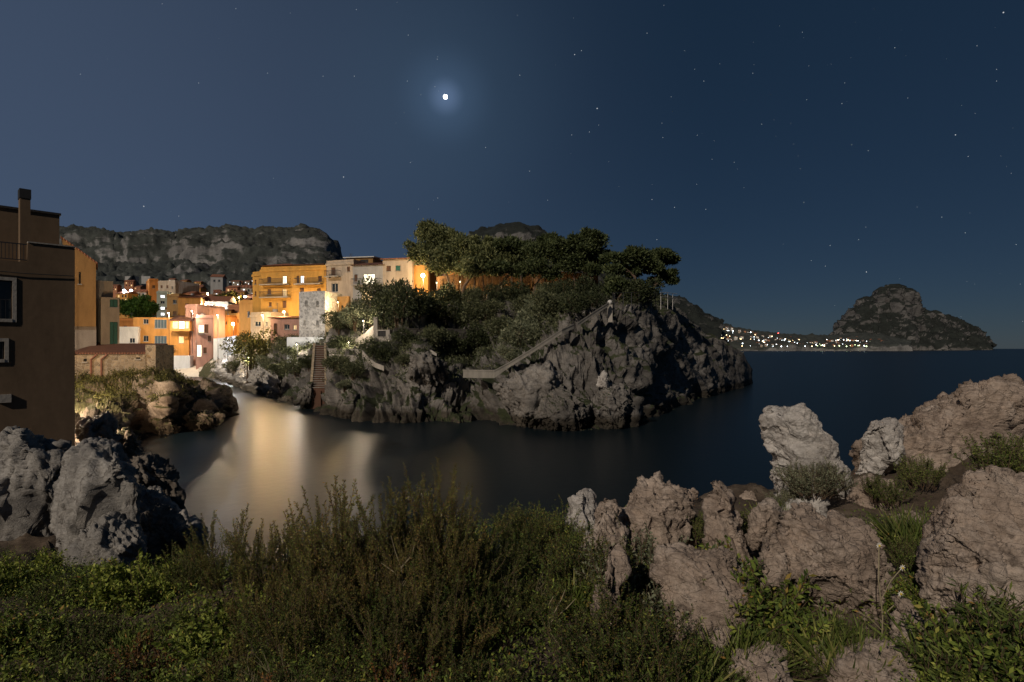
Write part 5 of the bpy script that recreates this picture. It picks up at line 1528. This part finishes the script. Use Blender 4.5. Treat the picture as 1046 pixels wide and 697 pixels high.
rock('rock', 'long flat light stone at the bottom edge right of the largest one', [(845, 705), (858, 680), (885, 672), (915, 676), (935, 690), (930, 720), (880, 725)], 3.1, .45, 'rock_fg', .16, .4, 6, group=FG, fine=1.6)
rock('rock', 'dark low stone at the bottom edge left of the light flat stones', [(640, 705), (655, 682), (685, 678), (710, 686), (725, 705), (700, 725), (660, 722)], 3.1, .4, 'rock_fg', .18, .4, 5, group=FG)
rock('rock', 'fist sized pale stone lying beside the square block', [(724, 655), (730, 644), (742, 642), (750, 652), (744, 668), (730, 668)], 3.35, .12, 'rock_fg', .1, .4, 5, group=FG)
rock('rock', 'rough tawny rock below the right foot of the white forked rock', [(840, 545), (852, 528), (870, 530), (880, 548), (872, 565), (850, 566)], 5.6, .4, 'rock_fg', .2, .5, 5, group=FG)
rock('boulder', 'largest grey boulder with a flat cracked face by the brown house', [(62, 485), (72, 463), (92, 453), (120, 458), (135, 477), (144, 515), (140, 555), (117, 575), (67, 575), (55, 525)], 11.8, 2.4, 'rock_grey', .9, .24, 6, group=LG, box=.38, chops=3, wr=.7)
rock('boulder', 'dark grey boulder in the left corner below the brown house', [(-60, 486), (-10, 456), (20, 446), (40, 460), (62, 471), (72, 506), (70, 556), (20, 586), (-50, 576)], 14.5, 2.6, 'rock_grey', .9, .4, 6, group=LG)
rock('boulder', 'pale grey ledge stone just under the wall of the brown house', [(-10, 454), (4, 440), (28, 442), (46, 452), (70, 455), (60, 474), (20, 474)], 15, 1.4, 'rock_grey', .6, .4, 5, group=LG)
rock('boulder', 'low grey ledge stone right of the largest grey boulder', [(120, 520), (132, 502), (150, 500), (172, 510), (178, 526), (160, 540), (130, 545)], 17, 1.8, 'rock_grey', .7, .4, 6, group=LG)
rock('boulder', 'flat grey ledge stepping to the water above the heath shrubs', [(150, 552), (166, 532), (188, 526), (206, 536), (214, 552), (200, 572), (165, 575)], 16, 2, 'rock_grey', .7, .4, 6, group=LG)
rock('boulder', 'pale grey slab lying under the largest grey boulder', [(68, 564), (86, 540), (114, 534), (140, 544), (148, 564), (126, 584), (86, 586)], 10.5, 1.4, 'rock_grey', .5, .4, 6, group=LG)
rock('boulder', 'small grey stone between the ledge and the dark pile', [(140, 512), (150, 500), (164, 500), (170, 512), (158, 522)], 20, 1.2, 'rock_grey', .5, .4, 5, group=LG)
rock('boulder', 'grey stepped rock under the corner of the brown house', [(78, 452), (84, 432), (98, 424), (116, 430), (124, 448), (112, 466), (90, 468)], 25, 2.6, 'rock_grey', .9, .5, 6, group=LG)
rock('boulder', 'dark brown boulder pile jutting into the inlet', [(116, 500), (124, 474), (140, 464), (158, 470), (172, 484), (184, 505), (182, 520), (150, 530), (124, 524)], 24, 3.5, 'rock_dark', 1.2, .6, 6, group=SG)
rock('boulder', 'rounded dark boulder at the tip of the pile in the water', [(164, 484), (172, 480), (180, 486), (178, 496), (168, 497)], 26.5, 1.0, 'rock_dark', .6, .4, 5, group=SG)
rock('boulder', 'low dark ledge rock just above the green plants on the left', [(100, 560), (130, 536), (165, 524), (190, 538), (204, 556), (190, 580), (130, 585)], 14, 2.0, 'rock_dark', .8, .5, 6, group=SG)
rock('boulder', 'brown boulder on the slope between the grey boulder and the inlet', [(112, 470), (118, 448), (130, 440), (140, 452), (142, 470), (130, 482)], 27, 2.5, 'rock_head', 1.0, .5, 5, group=SG)
rock('boulder', 'low slab rock lying at the water under the headland', [(187, 432), (193, 424), (212, 420), (228, 424), (230, 430), (214, 437), (194, 440)], 49, 3.2, 'rock_head', 1.4, .4, 6, group=SG)
# separate masses at the foot of the promontory
IG = 'boulders at the foot of the promontory'
rock('boulder', 'tall cliff block with a pale broken face below the stair parapet', [(505, 425), (503, 395), (512, 386), (524, 390), (540, 378), (560, 372), (572, 386), (580, 402), (570, 430), (548, 441), (520, 438)], 50.5, 4, 'rock_bluff', 2.0, .55, 6, group=IG)
rock('boulder', 'ridged slanting rock rising from the water at the centre', [(540, 438), (548, 420), (562, 405), (574, 398), (586, 404), (600, 415), (604, 438), (575, 446)], 49, 3.5, 'rock_isle', 1.6, .6, 6, group=IG)
rock('boulder', 'blunt upright rock standing in the water under the dark cliff', [(606, 440), (612, 412), (620, 400), (634, 394), (642, 404), (646, 425), (640, 444)], 50, 3.5, 'rock_isle', 1.5, .55, 6, group=IG)
rock('boulder', 'small white pinnacle on the rocks before the dark cliff', [(609, 394), (613, 384), (617, 379), (620, 388), (622, 396), (614, 400)], 50.5, .8, 'rock_white', .6, .4, 5, group=IG)
rock('boulder', 'pale crest rock on the left of the promontory shore', [(414, 378), (420, 366), (432, 360), (448, 364), (460, 374), (462, 390), (440, 396), (420, 392)], 57, 3, 'rock_isle', 1.6, .6, 6, group=IG)
rock('boulder', 'brown shore boulder right of the rust red steps', [(336, 424), (342, 408), (356, 400), (372, 408), (378, 424), (360, 432)], 57.5, 3, 'rock_isle', 1.3, .5, 5, group=IG)
rock('boulder', 'brown shore boulder left of the rust red steps', [(302, 412), (308, 398), (318, 392), (322, 404), (318, 418)], 66, 2.5, 'rock_isle', 1.3, .5, 5, group=IG)
BG = 'pale boulders along the inlet bank'
bl = [((222, 384), 6), ((231, 389), 7), ((243, 394), 8), ((254, 398), 8), ((268, 402), 9), ((280, 406), 9), ((292, 410), 8), ((236, 378), 6), ((250, 384), 6), ((262, 388), 8)]
names = ['first pale boulder by the beach end of the inlet bank', 'second pale boulder from the beach along the bank', 'third pale waterside boulder from the beach', 'fourth pale waterside boulder from the beach',
         'fifth waterside boulder, halfway to the steps', 'sixth waterside boulder from the beach', 'last waterside boulder before the rust red steps', 'small pale boulder up the bank near the beach', 'pale boulder under the tall yellow green shrub', 'pale boulder up the bank below the ochre bush']
for ((px, py), r_), nm in zip(bl, names):
    Dd = 4067 / (max(py, 384) - 356) if py > 383 else 120
    if nm.startswith(('small', 'pale')): Dd = on(BANK, px, py).y
    g_ = random.Random(px)
    ol = [(px + r_ * math.cos(t) * g_.uniform(.8, 1.25), py - r_ * .7 * math.sin(t) * g_.uniform(.7, 1.2)) for t in [i * math.pi / 4 for i in range(8)]]
    rock('boulder', nm, ol, Dd, r_ * 2 * Dd / F, 'rock_shore', 1.2, .45, 5, group=BG)
shards = []
for i, (w_, h_) in enumerate(((14, 20), (20, 13), (11, 13), (24, 24))):
    g_ = random.Random(70 + i)
    ol = [(600 + w_ * math.cos(t) * g_.uniform(.6, 1.2), 520 - h_ * math.sin(t) * g_.uniform(.6, 1.25)) for t in [k * math.pi / 4.5 for k in range(9)]]
    shards.append(rock('stone', 'x', ol, 4.5, w_ * 1.6 * 4.5 / F, 'rock_fg', .14, .4, 5, group=FG))
g_ = random.Random(21)
for i in range(46):
    px = g_.uniform(590, 1040); D = g_.uniform(3.1, 7.4) if px > 640 else g_.uniform(3.6, 5.6)
    o = shards[i] if i < 4 else shards[g_.randrange(4)].copy()
    if i >= 4: COL.objects.link(o)
    k = g_.uniform(.35, .95)
    o.location = Vector(((px - CX) / F * D, D, gz(px, D) + .02)); o.scale = (k, k, k); o.rotation_euler = (g_.uniform(-.4, .4), g_.uniform(-.4, .4), g_.uniform(0, 6))
    tag(o, 'small broken stone lying loose between the big foreground rocks', 'stone', 'loose broken stones on the ledge')
print('rocks done')

# ------------------------------------------------------------------ foreground plants
def sprig_bush(seed, nst, h, spread, leaf, step, mats, twigmat='twig', lean=.5, branch=3, lw=.32, tipfrac=.3, name='heath_shrub', curl=.25, up=.7):
    rs = RS(seed); rr = random.Random(seed)
    P_, D_, L_ = [], [], []
    tw = MB()
    for i in range(nst):
        a = rr.uniform(0, 6.28); d0 = spread * .35 * math.sqrt(rr.random())
        b = Vector((d0 * math.cos(a), d0 * math.sin(a), -.08)); L = h * rr.uniform(.55, 1.05)
        out = rr.uniform(.05, lean); a2 = a + rr.uniform(-.8, .8)
        dr = Vector((out * math.cos(a2), out * math.sin(a2), 1)).normalized()
        pts = [b]; n = 7
        for k in range(n):
            dr = (dr + Vector((rr.uniform(-1, 1), rr.uniform(-1, 1), rr.uniform(-.4, .6))) * curl).normalized()
            pts.append(pts[-1] + dr * L / n)
        lines = [(pts, .006)]
        for q in range(branch):
            k = rr.randint(2, 5); d2 = ((pts[k + 1] - pts[k]).normalized() + Vector((rr.uniform(-1, 1), rr.uniform(-1, 1), rr.uniform(0, .8))) * .7).normalized()
            bp_ = [pts[k]]; l2 = L * rr.uniform(.2, .42)
            for _ in range(4):
                d2 = (d2 + Vector((rr.uniform(-1, 1), rr.uniform(-1, 1), rr.uniform(-.2, .8))) * curl).normalized(); bp_.append(bp_[-1] + d2 * l2 / 4)
            lines.append((bp_, .0035))
        for ln, r in lines:
            tw.tube(ln, [r * (1 - .75 * k / (len(ln) - 1)) for k in range(len(ln))], 4, False)
            tot = sum((q - p).length for p, q in zip(ln, ln[1:])); m_ = int(tot / step)
            s0 = tipfrac if r > .005 else .1
            for k in range(int(m_ * s0), m_):
                t = k / m_ * (len(ln) - 1); j = min(int(t), len(ln) - 2); p = ln[j].lerp(ln[j + 1], t - j); ax = (ln[j + 1] - ln[j]).normalized()
                o_ = Vector((rr.gauss(0, 1), rr.gauss(0, 1), rr.gauss(0, 1))); o_ = (o_ - ax * o_.dot(ax)).normalized()
                P_.append(p); D_.append(o_ + ax * up); L_.append(leaf * rr.uniform(.6, 1.25))
    V, Fc = leaves(np.array([p[:] for p in P_]), np.array([d[:] for d in D_]), np.array(L_), np.array(L_) * lw, rs)
    root = empty(name, (0, 0, 0))
    mk('foliage', V, Fc, M[mats], root)
    tw.build('twigs', M[twigmat], root)
    return root


SH['heath'] = [sprig_bush(1, 16, 1.0, .6, .024, .0030, 'heath', branch=8, lean=.4, curl=.2, lw=.24), False]
SH['heath2'] = [sprig_bush(2, 50, 1.0, .9, .028, .0042, 'heath2', branch=6, lean=.75, lw=.26), False]
SH['heathred'] = [sprig_bush(14, 16, 1.0, .7, .024, .0032, 'heathred', branch=8, lean=.5, curl=.22, lw=.24), False]
SH['deadtwig'] = [sprig_bush(15, 14, .8, .8, .012, .03, 'dryreed', twigmat='straw', branch=6, lean=.9, curl=.3, name='dead_shrub'), False]
SH['blades'] = [sprig_bush(16, 70, .12, .5, .32, .012, 'fresh', branch=0, lean=.8, lw=.045, name='grass_tuft', tipfrac=.0, up=1.6), False]
SH['shoot'] = [sprig_bush(17, 9, .8, .5, .022, .0026, 'shoot', branch=3, lean=.3, curl=.14, lw=.26, tipfrac=.25), False]
SH['heathlow'] = [sprig_bush(12, 120, 1.0, 1.2, .036, .0075, 'heath2', branch=4, lean=1.0), False]
SH['weed'] = [sprig_bush(3, 60, .5, .6, .030, .009, 'weed', branch=3, lean=1.1, lw=.35, name='weed'), False]
SH['cushion'] = [sprig_bush(4, 130, .5, .6, .026, .009, 'greyleaf', branch=3, lean=1.2, lw=.4, name='cushion_bush', tipfrac=.2), False]
SH['leafy'] = [sprig_bush(5, 70, .5, .55, .05, .013, 'cover', branch=3, lean=1.0, lw=.4, name='leafy_plant', tipfrac=.15), False]
SH['fresh'] = [sprig_bush(6, 60, .5, .55, .085, .018, 'weed', branch=2, lean=.9, lw=.14, name='leafy_plant', tipfrac=.1), False]
SH['fern'] = [sprig_bush(7, 60, .5, .6, .045, .010, 'bright', branch=4, lean=1.0, lw=.5, name='leafy_plant', tipfrac=.1), False]

HG = 'heath shrubs in the foreground'
heath = [  # px, D, height m, proto, width factor, label
    (205, 5.0, 0.52, 'heath2', 1.0, 'leftmost brown green heath shrub against the lit water'),
    (250, 4.5, 0.99, 'heath', .8, 'heath shrub with thin bare tips left of the lit reflection'),
    (296, 4.2, 0.99, 'heath', .8, 'thin stemmed heath shrub before the left of the warm reflection'),
    (345, 3.9, 1.14, 'heath', .8, 'tall heath shrub in front of the warm reflection'),
    (385, 3.8, 1.09, 'heath', .8, 'tall reddish heath shrub at the centre of the row'),
    (430, 3.9, 1.23, 'heath', .7, 'tallest heath shrub below the pale reflection patch'),
    (468, 4.1, 1.05, 'heath', .8, 'heath shrub right of the tallest one'),
    (508, 4.6, 0.53, 'heath2', 1.0, 'low heath shrub left of the pointed blade rock'),
    (548, 5.2, 0.46, 'heathlow', 1.1, 'rightmost green heath shrub beside the rock blade'),
    (310, 3.6, 0.49, 'heathlow', 1.0, 'dark near heath shrub at the left of the second row'),
    (372, 3.3, 0.48, 'heath2', 1.0, 'dark near heath shrub at the centre of the second row'),
    (432, 3.3, 0.49, 'heathlow', 1.0, 'dark near heath shrub at the right of the second row'),
    (280, 2.9, 0.40, 'heath2', 1.0, 'dark near heath shrub at the bottom left of the row'),
    (345, 2.75, 0.38, 'heathlow', 1.0, 'dark near heath shrub at the bottom centre'),
    (500, 3.6, 0.40, 'heath2', 1.1, 'dark near heath shrub left of the long thin slab'),
    (548, 3.9, 0.31, 'heathlow', 1.1, 'low dark heath shrub beside the long thin slab'),
    (480, 2.8, 0.34, 'heathlow', 1.2, 'nearest heath shrub on the bottom edge'),
    (410, 2.6, 0.33, 'heath2', 1.2, 'broad heath shrub cut by the bottom edge at the centre'),
    (470, 3.7, 0.87, 'heath', .8, 'thin heath sprigs before the dark water on the right of the row'),
    (320, 3.4, 0.87, 'heath', .8, 'thin reddish heath sprigs in the second row'),
    (405, 3.1, 0.74, 'heath', .9, 'thin near heath sprigs at the centre'),
    (350, 3.75, 0.9, 'heathred', .8, 'rust tipped heath rising before the warm reflection'),
    (440, 3.75, 1.0, 'heathred', .7, 'rust tipped heath rising beside the tallest shrub'),
    (365, 3.6, 0.74, 'heathred', .8, 'reddish tipped heath before the tall shrubs'),
    (415, 3.5, 0.78, 'heathred', .8, 'reddish tipped heath under the tallest shrub'),
    (270, 3.9, 0.67, 'heathred', .8, 'reddish tipped heath on the left of the row'),
    (455, 3.2, 0.55, 'heathred', .9, 'rust tipped heath right of centre near the bottom'),
    (235, 3.4, 0.44, 'heathred', .9, 'low rust tipped heath at the lower left'),
    (395, 3.65, 0.80, 'deadtwig', .9, 'grey dead twiggy shrub among the central heath'),
    (300, 3.2, 0.56, 'deadtwig', .9, 'dead twiggy shrub in the lower heath'),
    (520, 4.0, 0.56, 'deadtwig', .9, 'pale dead twigs left of the rock blade'),
    (385, 3.2, 0.66, 'shoot', 1.0, 'fresh green upright shoots at the centre of the heath'),
    (435, 3.4, 0.77, 'shoot', 1.0, 'fresh green shoots under the tallest heath shrub'),
    (265, 3.2, 0.53, 'shoot', 1.0, 'fresh green shoots near the bottom left of the heath'),
    (330, 3.0, 0.51, 'shoot', 1.0, 'fresh green shoots low in the middle heath'),
    (485, 3.5, 0.61, 'shoot', 1.0, 'fresh green shoots on the right of the heath'),
    (540, 4.4, 0.56, 'shoot', 1.0, 'fresh green shoots before the rock blade'),
    (495, 4.0, 0.54, 'heath2', .9, 'green heath shrub right of the dead twigs'),
]
for (px, D, hgt, key, wf, lab) in heath:
    p = Vector(((px - CX) / F * D, D, gz(px, D)))
    o = put(key, p, hgt * wf, lab, 'shrub', HG, 1 / wf)
plants = [
    (830, 6.3, .75, 'cushion', 'grey green cushion bush on the white forked rock', .28),
    (806, 6.4, .5, 'cushion', 'small grey cushion bush at the left foot of the white forked rock', .05),
    (905, 6.3, .62, 'weed', 'dark green bush below the broad pinkish mass', .12),
    (940, 6.6, .7, 'weed', 'green bush in the hollow left of the pinkish mass foot', .15),
    (936, 4.7, .5, 'weed', 'green weed tuft behind the right boulder', .05),
    (862, 5.4, .45, 'weed', 'weed tuft under the knobbly rock', .05),
    (772, 5.4, .55, 'weed', 'weed tuft behind the tall rock tooth', .05),
    (668, 4.02, 1.1, 'cushion', 'dark cushion bush before the craggy crest', .0),
    (704, 4.0, .95, 'weed', 'green tuft on the right of the craggy crest', .0),
    (715, 5.2, .5, 'weed', 'tuft topping the gap between crest and tall rock tooth', .12),
    (640, 3.6, .5, 'leafy', 'leafy plant before the long thin slab', .0),
    (664, 3.6, .45, 'weed', 'weed between the thin slab and the square block', .0),
    (757, 3.85, 1.0, 'leafy', 'dark leafy bush between the tooth and the split wedge', .0),
    (780, 3.6, .75, 'leafy', 'leafy plant at the left foot of the split wedge', .0),
    (700, 3.1, .45, 'weed', 'weed at the foot of the square block', .0),
    (665, 3.05, .5, 'leafy', 'leafy weed left of the square block foot', .0),
    (632, 3.1, .5, 'heathlow', 'heath cushion at the foot of the long thin slab', .0),
    (605, 4.2, .5, 'heathlow', 'heath cushion between the leaning slabs', .0),
    (740, 3.1, .3, 'weed', 'small weed among the fist sized stones', .0),
    (845, 3.45, .5, 'fresh', 'long leaved weed before the split wedge', .0),
    (875, 3.35, .45, 'weed', 'bushy weed before the split wedge, right one', .0),
    (805, 3.3, .4, 'weed', 'low weed between the bottom stones', .0),
    (910, 3.2, .4, 'fresh', 'long leaved weed beside the narrow brown slab', .0),
    (925, 4.0, .5, 'leafy', 'leafy clump between the split wedge and the right boulder', .0),
    (985, 3.0, .7, 'fresh', 'bright green plant at the bottom right corner', .0),
    (1020, 3.0, .8, 'leafy', 'dark leafy bush in the bottom right corner', .1),
    (1055, 3.1, .85, 'fresh', 'tall green plant cut by the right edge near the bottom', .1),
    (1000, 2.8, .5, 'fern', 'low fresh leaved plant at the bottom edge by the right corner', .0),
    (1035, 5.6, .9, 'weed', 'flowering bush at the right edge over the large boulder', .5),
    (1060, 5.8, 1.0, 'fresh', 'tall grass like plant at the right edge over the boulder', .4),
    (586, 5.2, .55, 'fresh', 'grass tuft beside the pointed blade rock', .0),
    (622, 4.3, .35, 'weed', 'weed in the gap between the leaning slabs', .0),
    (955, 4.2, .4, 'weed', 'weed tuft left of the large boulder', .0),
    (830, 5.0, .4, 'cushion', 'cushion plant behind the split wedge', .15),
    (790, 5.0, .4, 'weed', 'tuft behind the upright shard', .05),
    (690, 3.0, .8, 'blades', 'grass tuft at the foot of the square block', .0),
    (860, 3.3, .8, 'blades', 'grass tuft before the split wedge', .0),
    (760, 3.3, .7, 'blades', 'grass tuft between the square block and the wedge', .0),
    (600, 4.0, .8, 'blades', 'grass tuft left of the long thin slab', .0),
    (930, 5.2, .9, 'blades', 'grass tuft in the hollow behind the right boulder', .05),
    (800, 5.6, .8, 'blades', 'grass tuft below the white forked rock', .05),
    (975, 3.2, .9, 'blades', 'bright grass tuft by the bottom right corner', .0),
]
for (px, D, s_, key, lab, up_) in plants:
    put(key, Vector(((px - CX) / F * D, D, gz(px, D) + up_)), s_ * 1.1, lab, 'plant', 'plants among the foreground rocks')
# green leafy plants on the left
lg = random.Random(8)
lefts = [(20, 5.4), (60, 5.0), (100, 5.3), (140, 5.0), (175, 5.2), (30, 4.3), (85, 4.2), (135, 4.2), (190, 4.3), (225, 4.0), (20, 3.5), (70, 3.4), (120, 3.5), (170, 3.4), (215, 3.3), (255, 3.4), (40, 2.9), (95, 2.85), (150, 2.9), (200, 2.8), (250, 2.8)]
for (px, D) in lefts:
    put(lg.choice(['leafy', 'fern', 'fern', 'weed', 'blades']), Vector(((px - CX) / F * D, D, gz(px, D))), lg.uniform(.55, .95) * (D / 4) ** .4, 'green plant in the dense patch at the lower left', 'plant', 'green plants of the lower left patch')
# ground cover filling the gaps
rs = RS(5)
n = 2200
px = rs.uniform(-60, 640, n); D = rs.uniform(2.3, 6.0, n)
px = np.where(rs.rand(n) < .12, rs.uniform(600, 1100, n), px)
far_ = rs.rand(n) < .14; px = np.where(far_, rs.uniform(-80, 190, n), px); D = np.where(far_, rs.uniform(5.5, 12, n), D)
base = np.stack([(px - CX) / F * D, D, np.array([gz(a, b_) for a, b_ in zip(px, D)])], 1)
k = 34
pp = np.repeat(base, k, axis=0); hgt = rs.rand(n * k) ** .8 * np.repeat(rs.uniform(.08, .3, n), k)
pp = pp + rs.normal(size=pp.shape) * np.array([.07, .07, 0]); pp[:, 2] += hgt
V, Fc = leaves(pp, rs.normal(size=pp.shape) + np.array([0, 0, .7]), rs.uniform(.012, .04, len(pp)), rs.uniform(.006, .015, len(pp)), rs)
tag(mk('ground_cover', V, Fc, M['cover']), 'dense low ground cover between the shrubs and rocks', 'ground cover', kind='stuff')
# pebbles
c = MB(); g_ = random.Random(2)
for i in range(420):
    px = g_.uniform(620, 960); D = g_.uniform(3.0, 6.2); r_ = g_.uniform(.006, .03)
    c.ball(((px - CX) / F * D, D, gz(px, D) + r_ * .4 + .01), r_, 7, g_.uniform(.5, .8))
tag(c.build('gravel', M['rock_fg']), 'loose stones scattered between the foreground rocks', 'gravel', kind='stuff')
# dry orange heads
SH['dry'] = [sprig_bush(9, 30, .35, .3, .016, .0045, 'dry', branch=3, lean=.7, lw=.4, name='dry_plant', tipfrac=.55), False]
for (px, D, s_, lab) in [(262, 2.95, 1.0, 'dry orange plant at the bottom edge below the heath row'), (150, 3.8, .95, 'rust coloured dry plant in the lower left green patch'), (408, 2.95, .9, 'brown dry flower heads near the bottom centre'), (118, 3.5, .75, 'second rust coloured plant left in the green patch')]:
    put('dry', Vector(((px - CX) / F * D, D, gz(px, D))), s_ * 1.3, lab, 'plant', 'dry plants in the foreground')
# tall flowering stalk
root = empty('flower_stalk', Vector(((900 - CX) / F * 3.5, 3.5, gz(900, 3.5))), 0, 'thin forked dry stalk with white flowers before the split wedge', 'flower')
c = MB(); c.tube([(0, 0, -.05), (.01, 0, .2), (-.015, 0, .42), (.0, .02, .62)], .004, 5); c.tube([(.005, 0, .2), (.09, 0, .28), (.12, 0, .34)], .003, 5); c.tube([(0, 0, .12), (-.08, .0, .2), (-.13, 0, .22)], .003, 5); c.tube([(0, 0, .3), (.06, .0, .42), (.13, 0, .5)], .003, 5)
c.build('stalk', M['straw'], root)
for q in ((.13, 0, .5), (.12, 0, .34), (0, .02, .63)):
    c = MB()
    for i in range(8):
        a = i * math.pi / 4
        c.add([(q[0], q[1] - .004, q[2]), (q[0] + .012 * math.cos(a - .3), q[1], q[2] + .012 * math.sin(a - .3)), (q[0] + .022 * math.cos(a), q[1] - .002, q[2] + .022 * math.sin(a)), (q[0] + .012 * math.cos(a + .3), q[1], q[2] + .012 * math.sin(a + .3))], [(0, 1, 2, 3)])
    fl = c.build('flower', M['petal'], root)
    c = MB(); c.ball((q[0], q[1] - .006, q[2]), .007, 8); c.build('flower_centre', M['petal_y'], fl)
# bare dry twigs among the heath
for (px, D, hgt, lab) in [(405, 3.5, .75, 'grey bare twig bent through the central heath shrubs'), (577, 3.4, .42, 'pale bare stalk standing left of the long thin slab')]:
    c = MB(); g_ = random.Random(px)
    pts = [Vector((0, 0, -.05))]
    for i in range(7): pts.append(pts[-1] + Vector((g_.uniform(-.06, .06), g_.uniform(-.03, .03), hgt / 7)))
    c.tube(pts, [.006 - .0006 * i for i in range(8)], 6)
    for k_ in (3, 4, 5): c.tube([pts[k_], pts[k_] + Vector((g_.uniform(-.12, .12), 0, .08)), pts[k_] + Vector((g_.uniform(-.2, .2), 0, .14))], [.004, .003, .0015], 5)
    o = c.build('dry_twig', M['straw']); o.location = Vector(((px - CX) / F * D, D, gz(px, D))); tag(o, lab, 'twig')
for k_, (r_, used) in SH.items():
    if not used: print('UNUSED', k_)
print('scene done', len(bpy.data.objects))
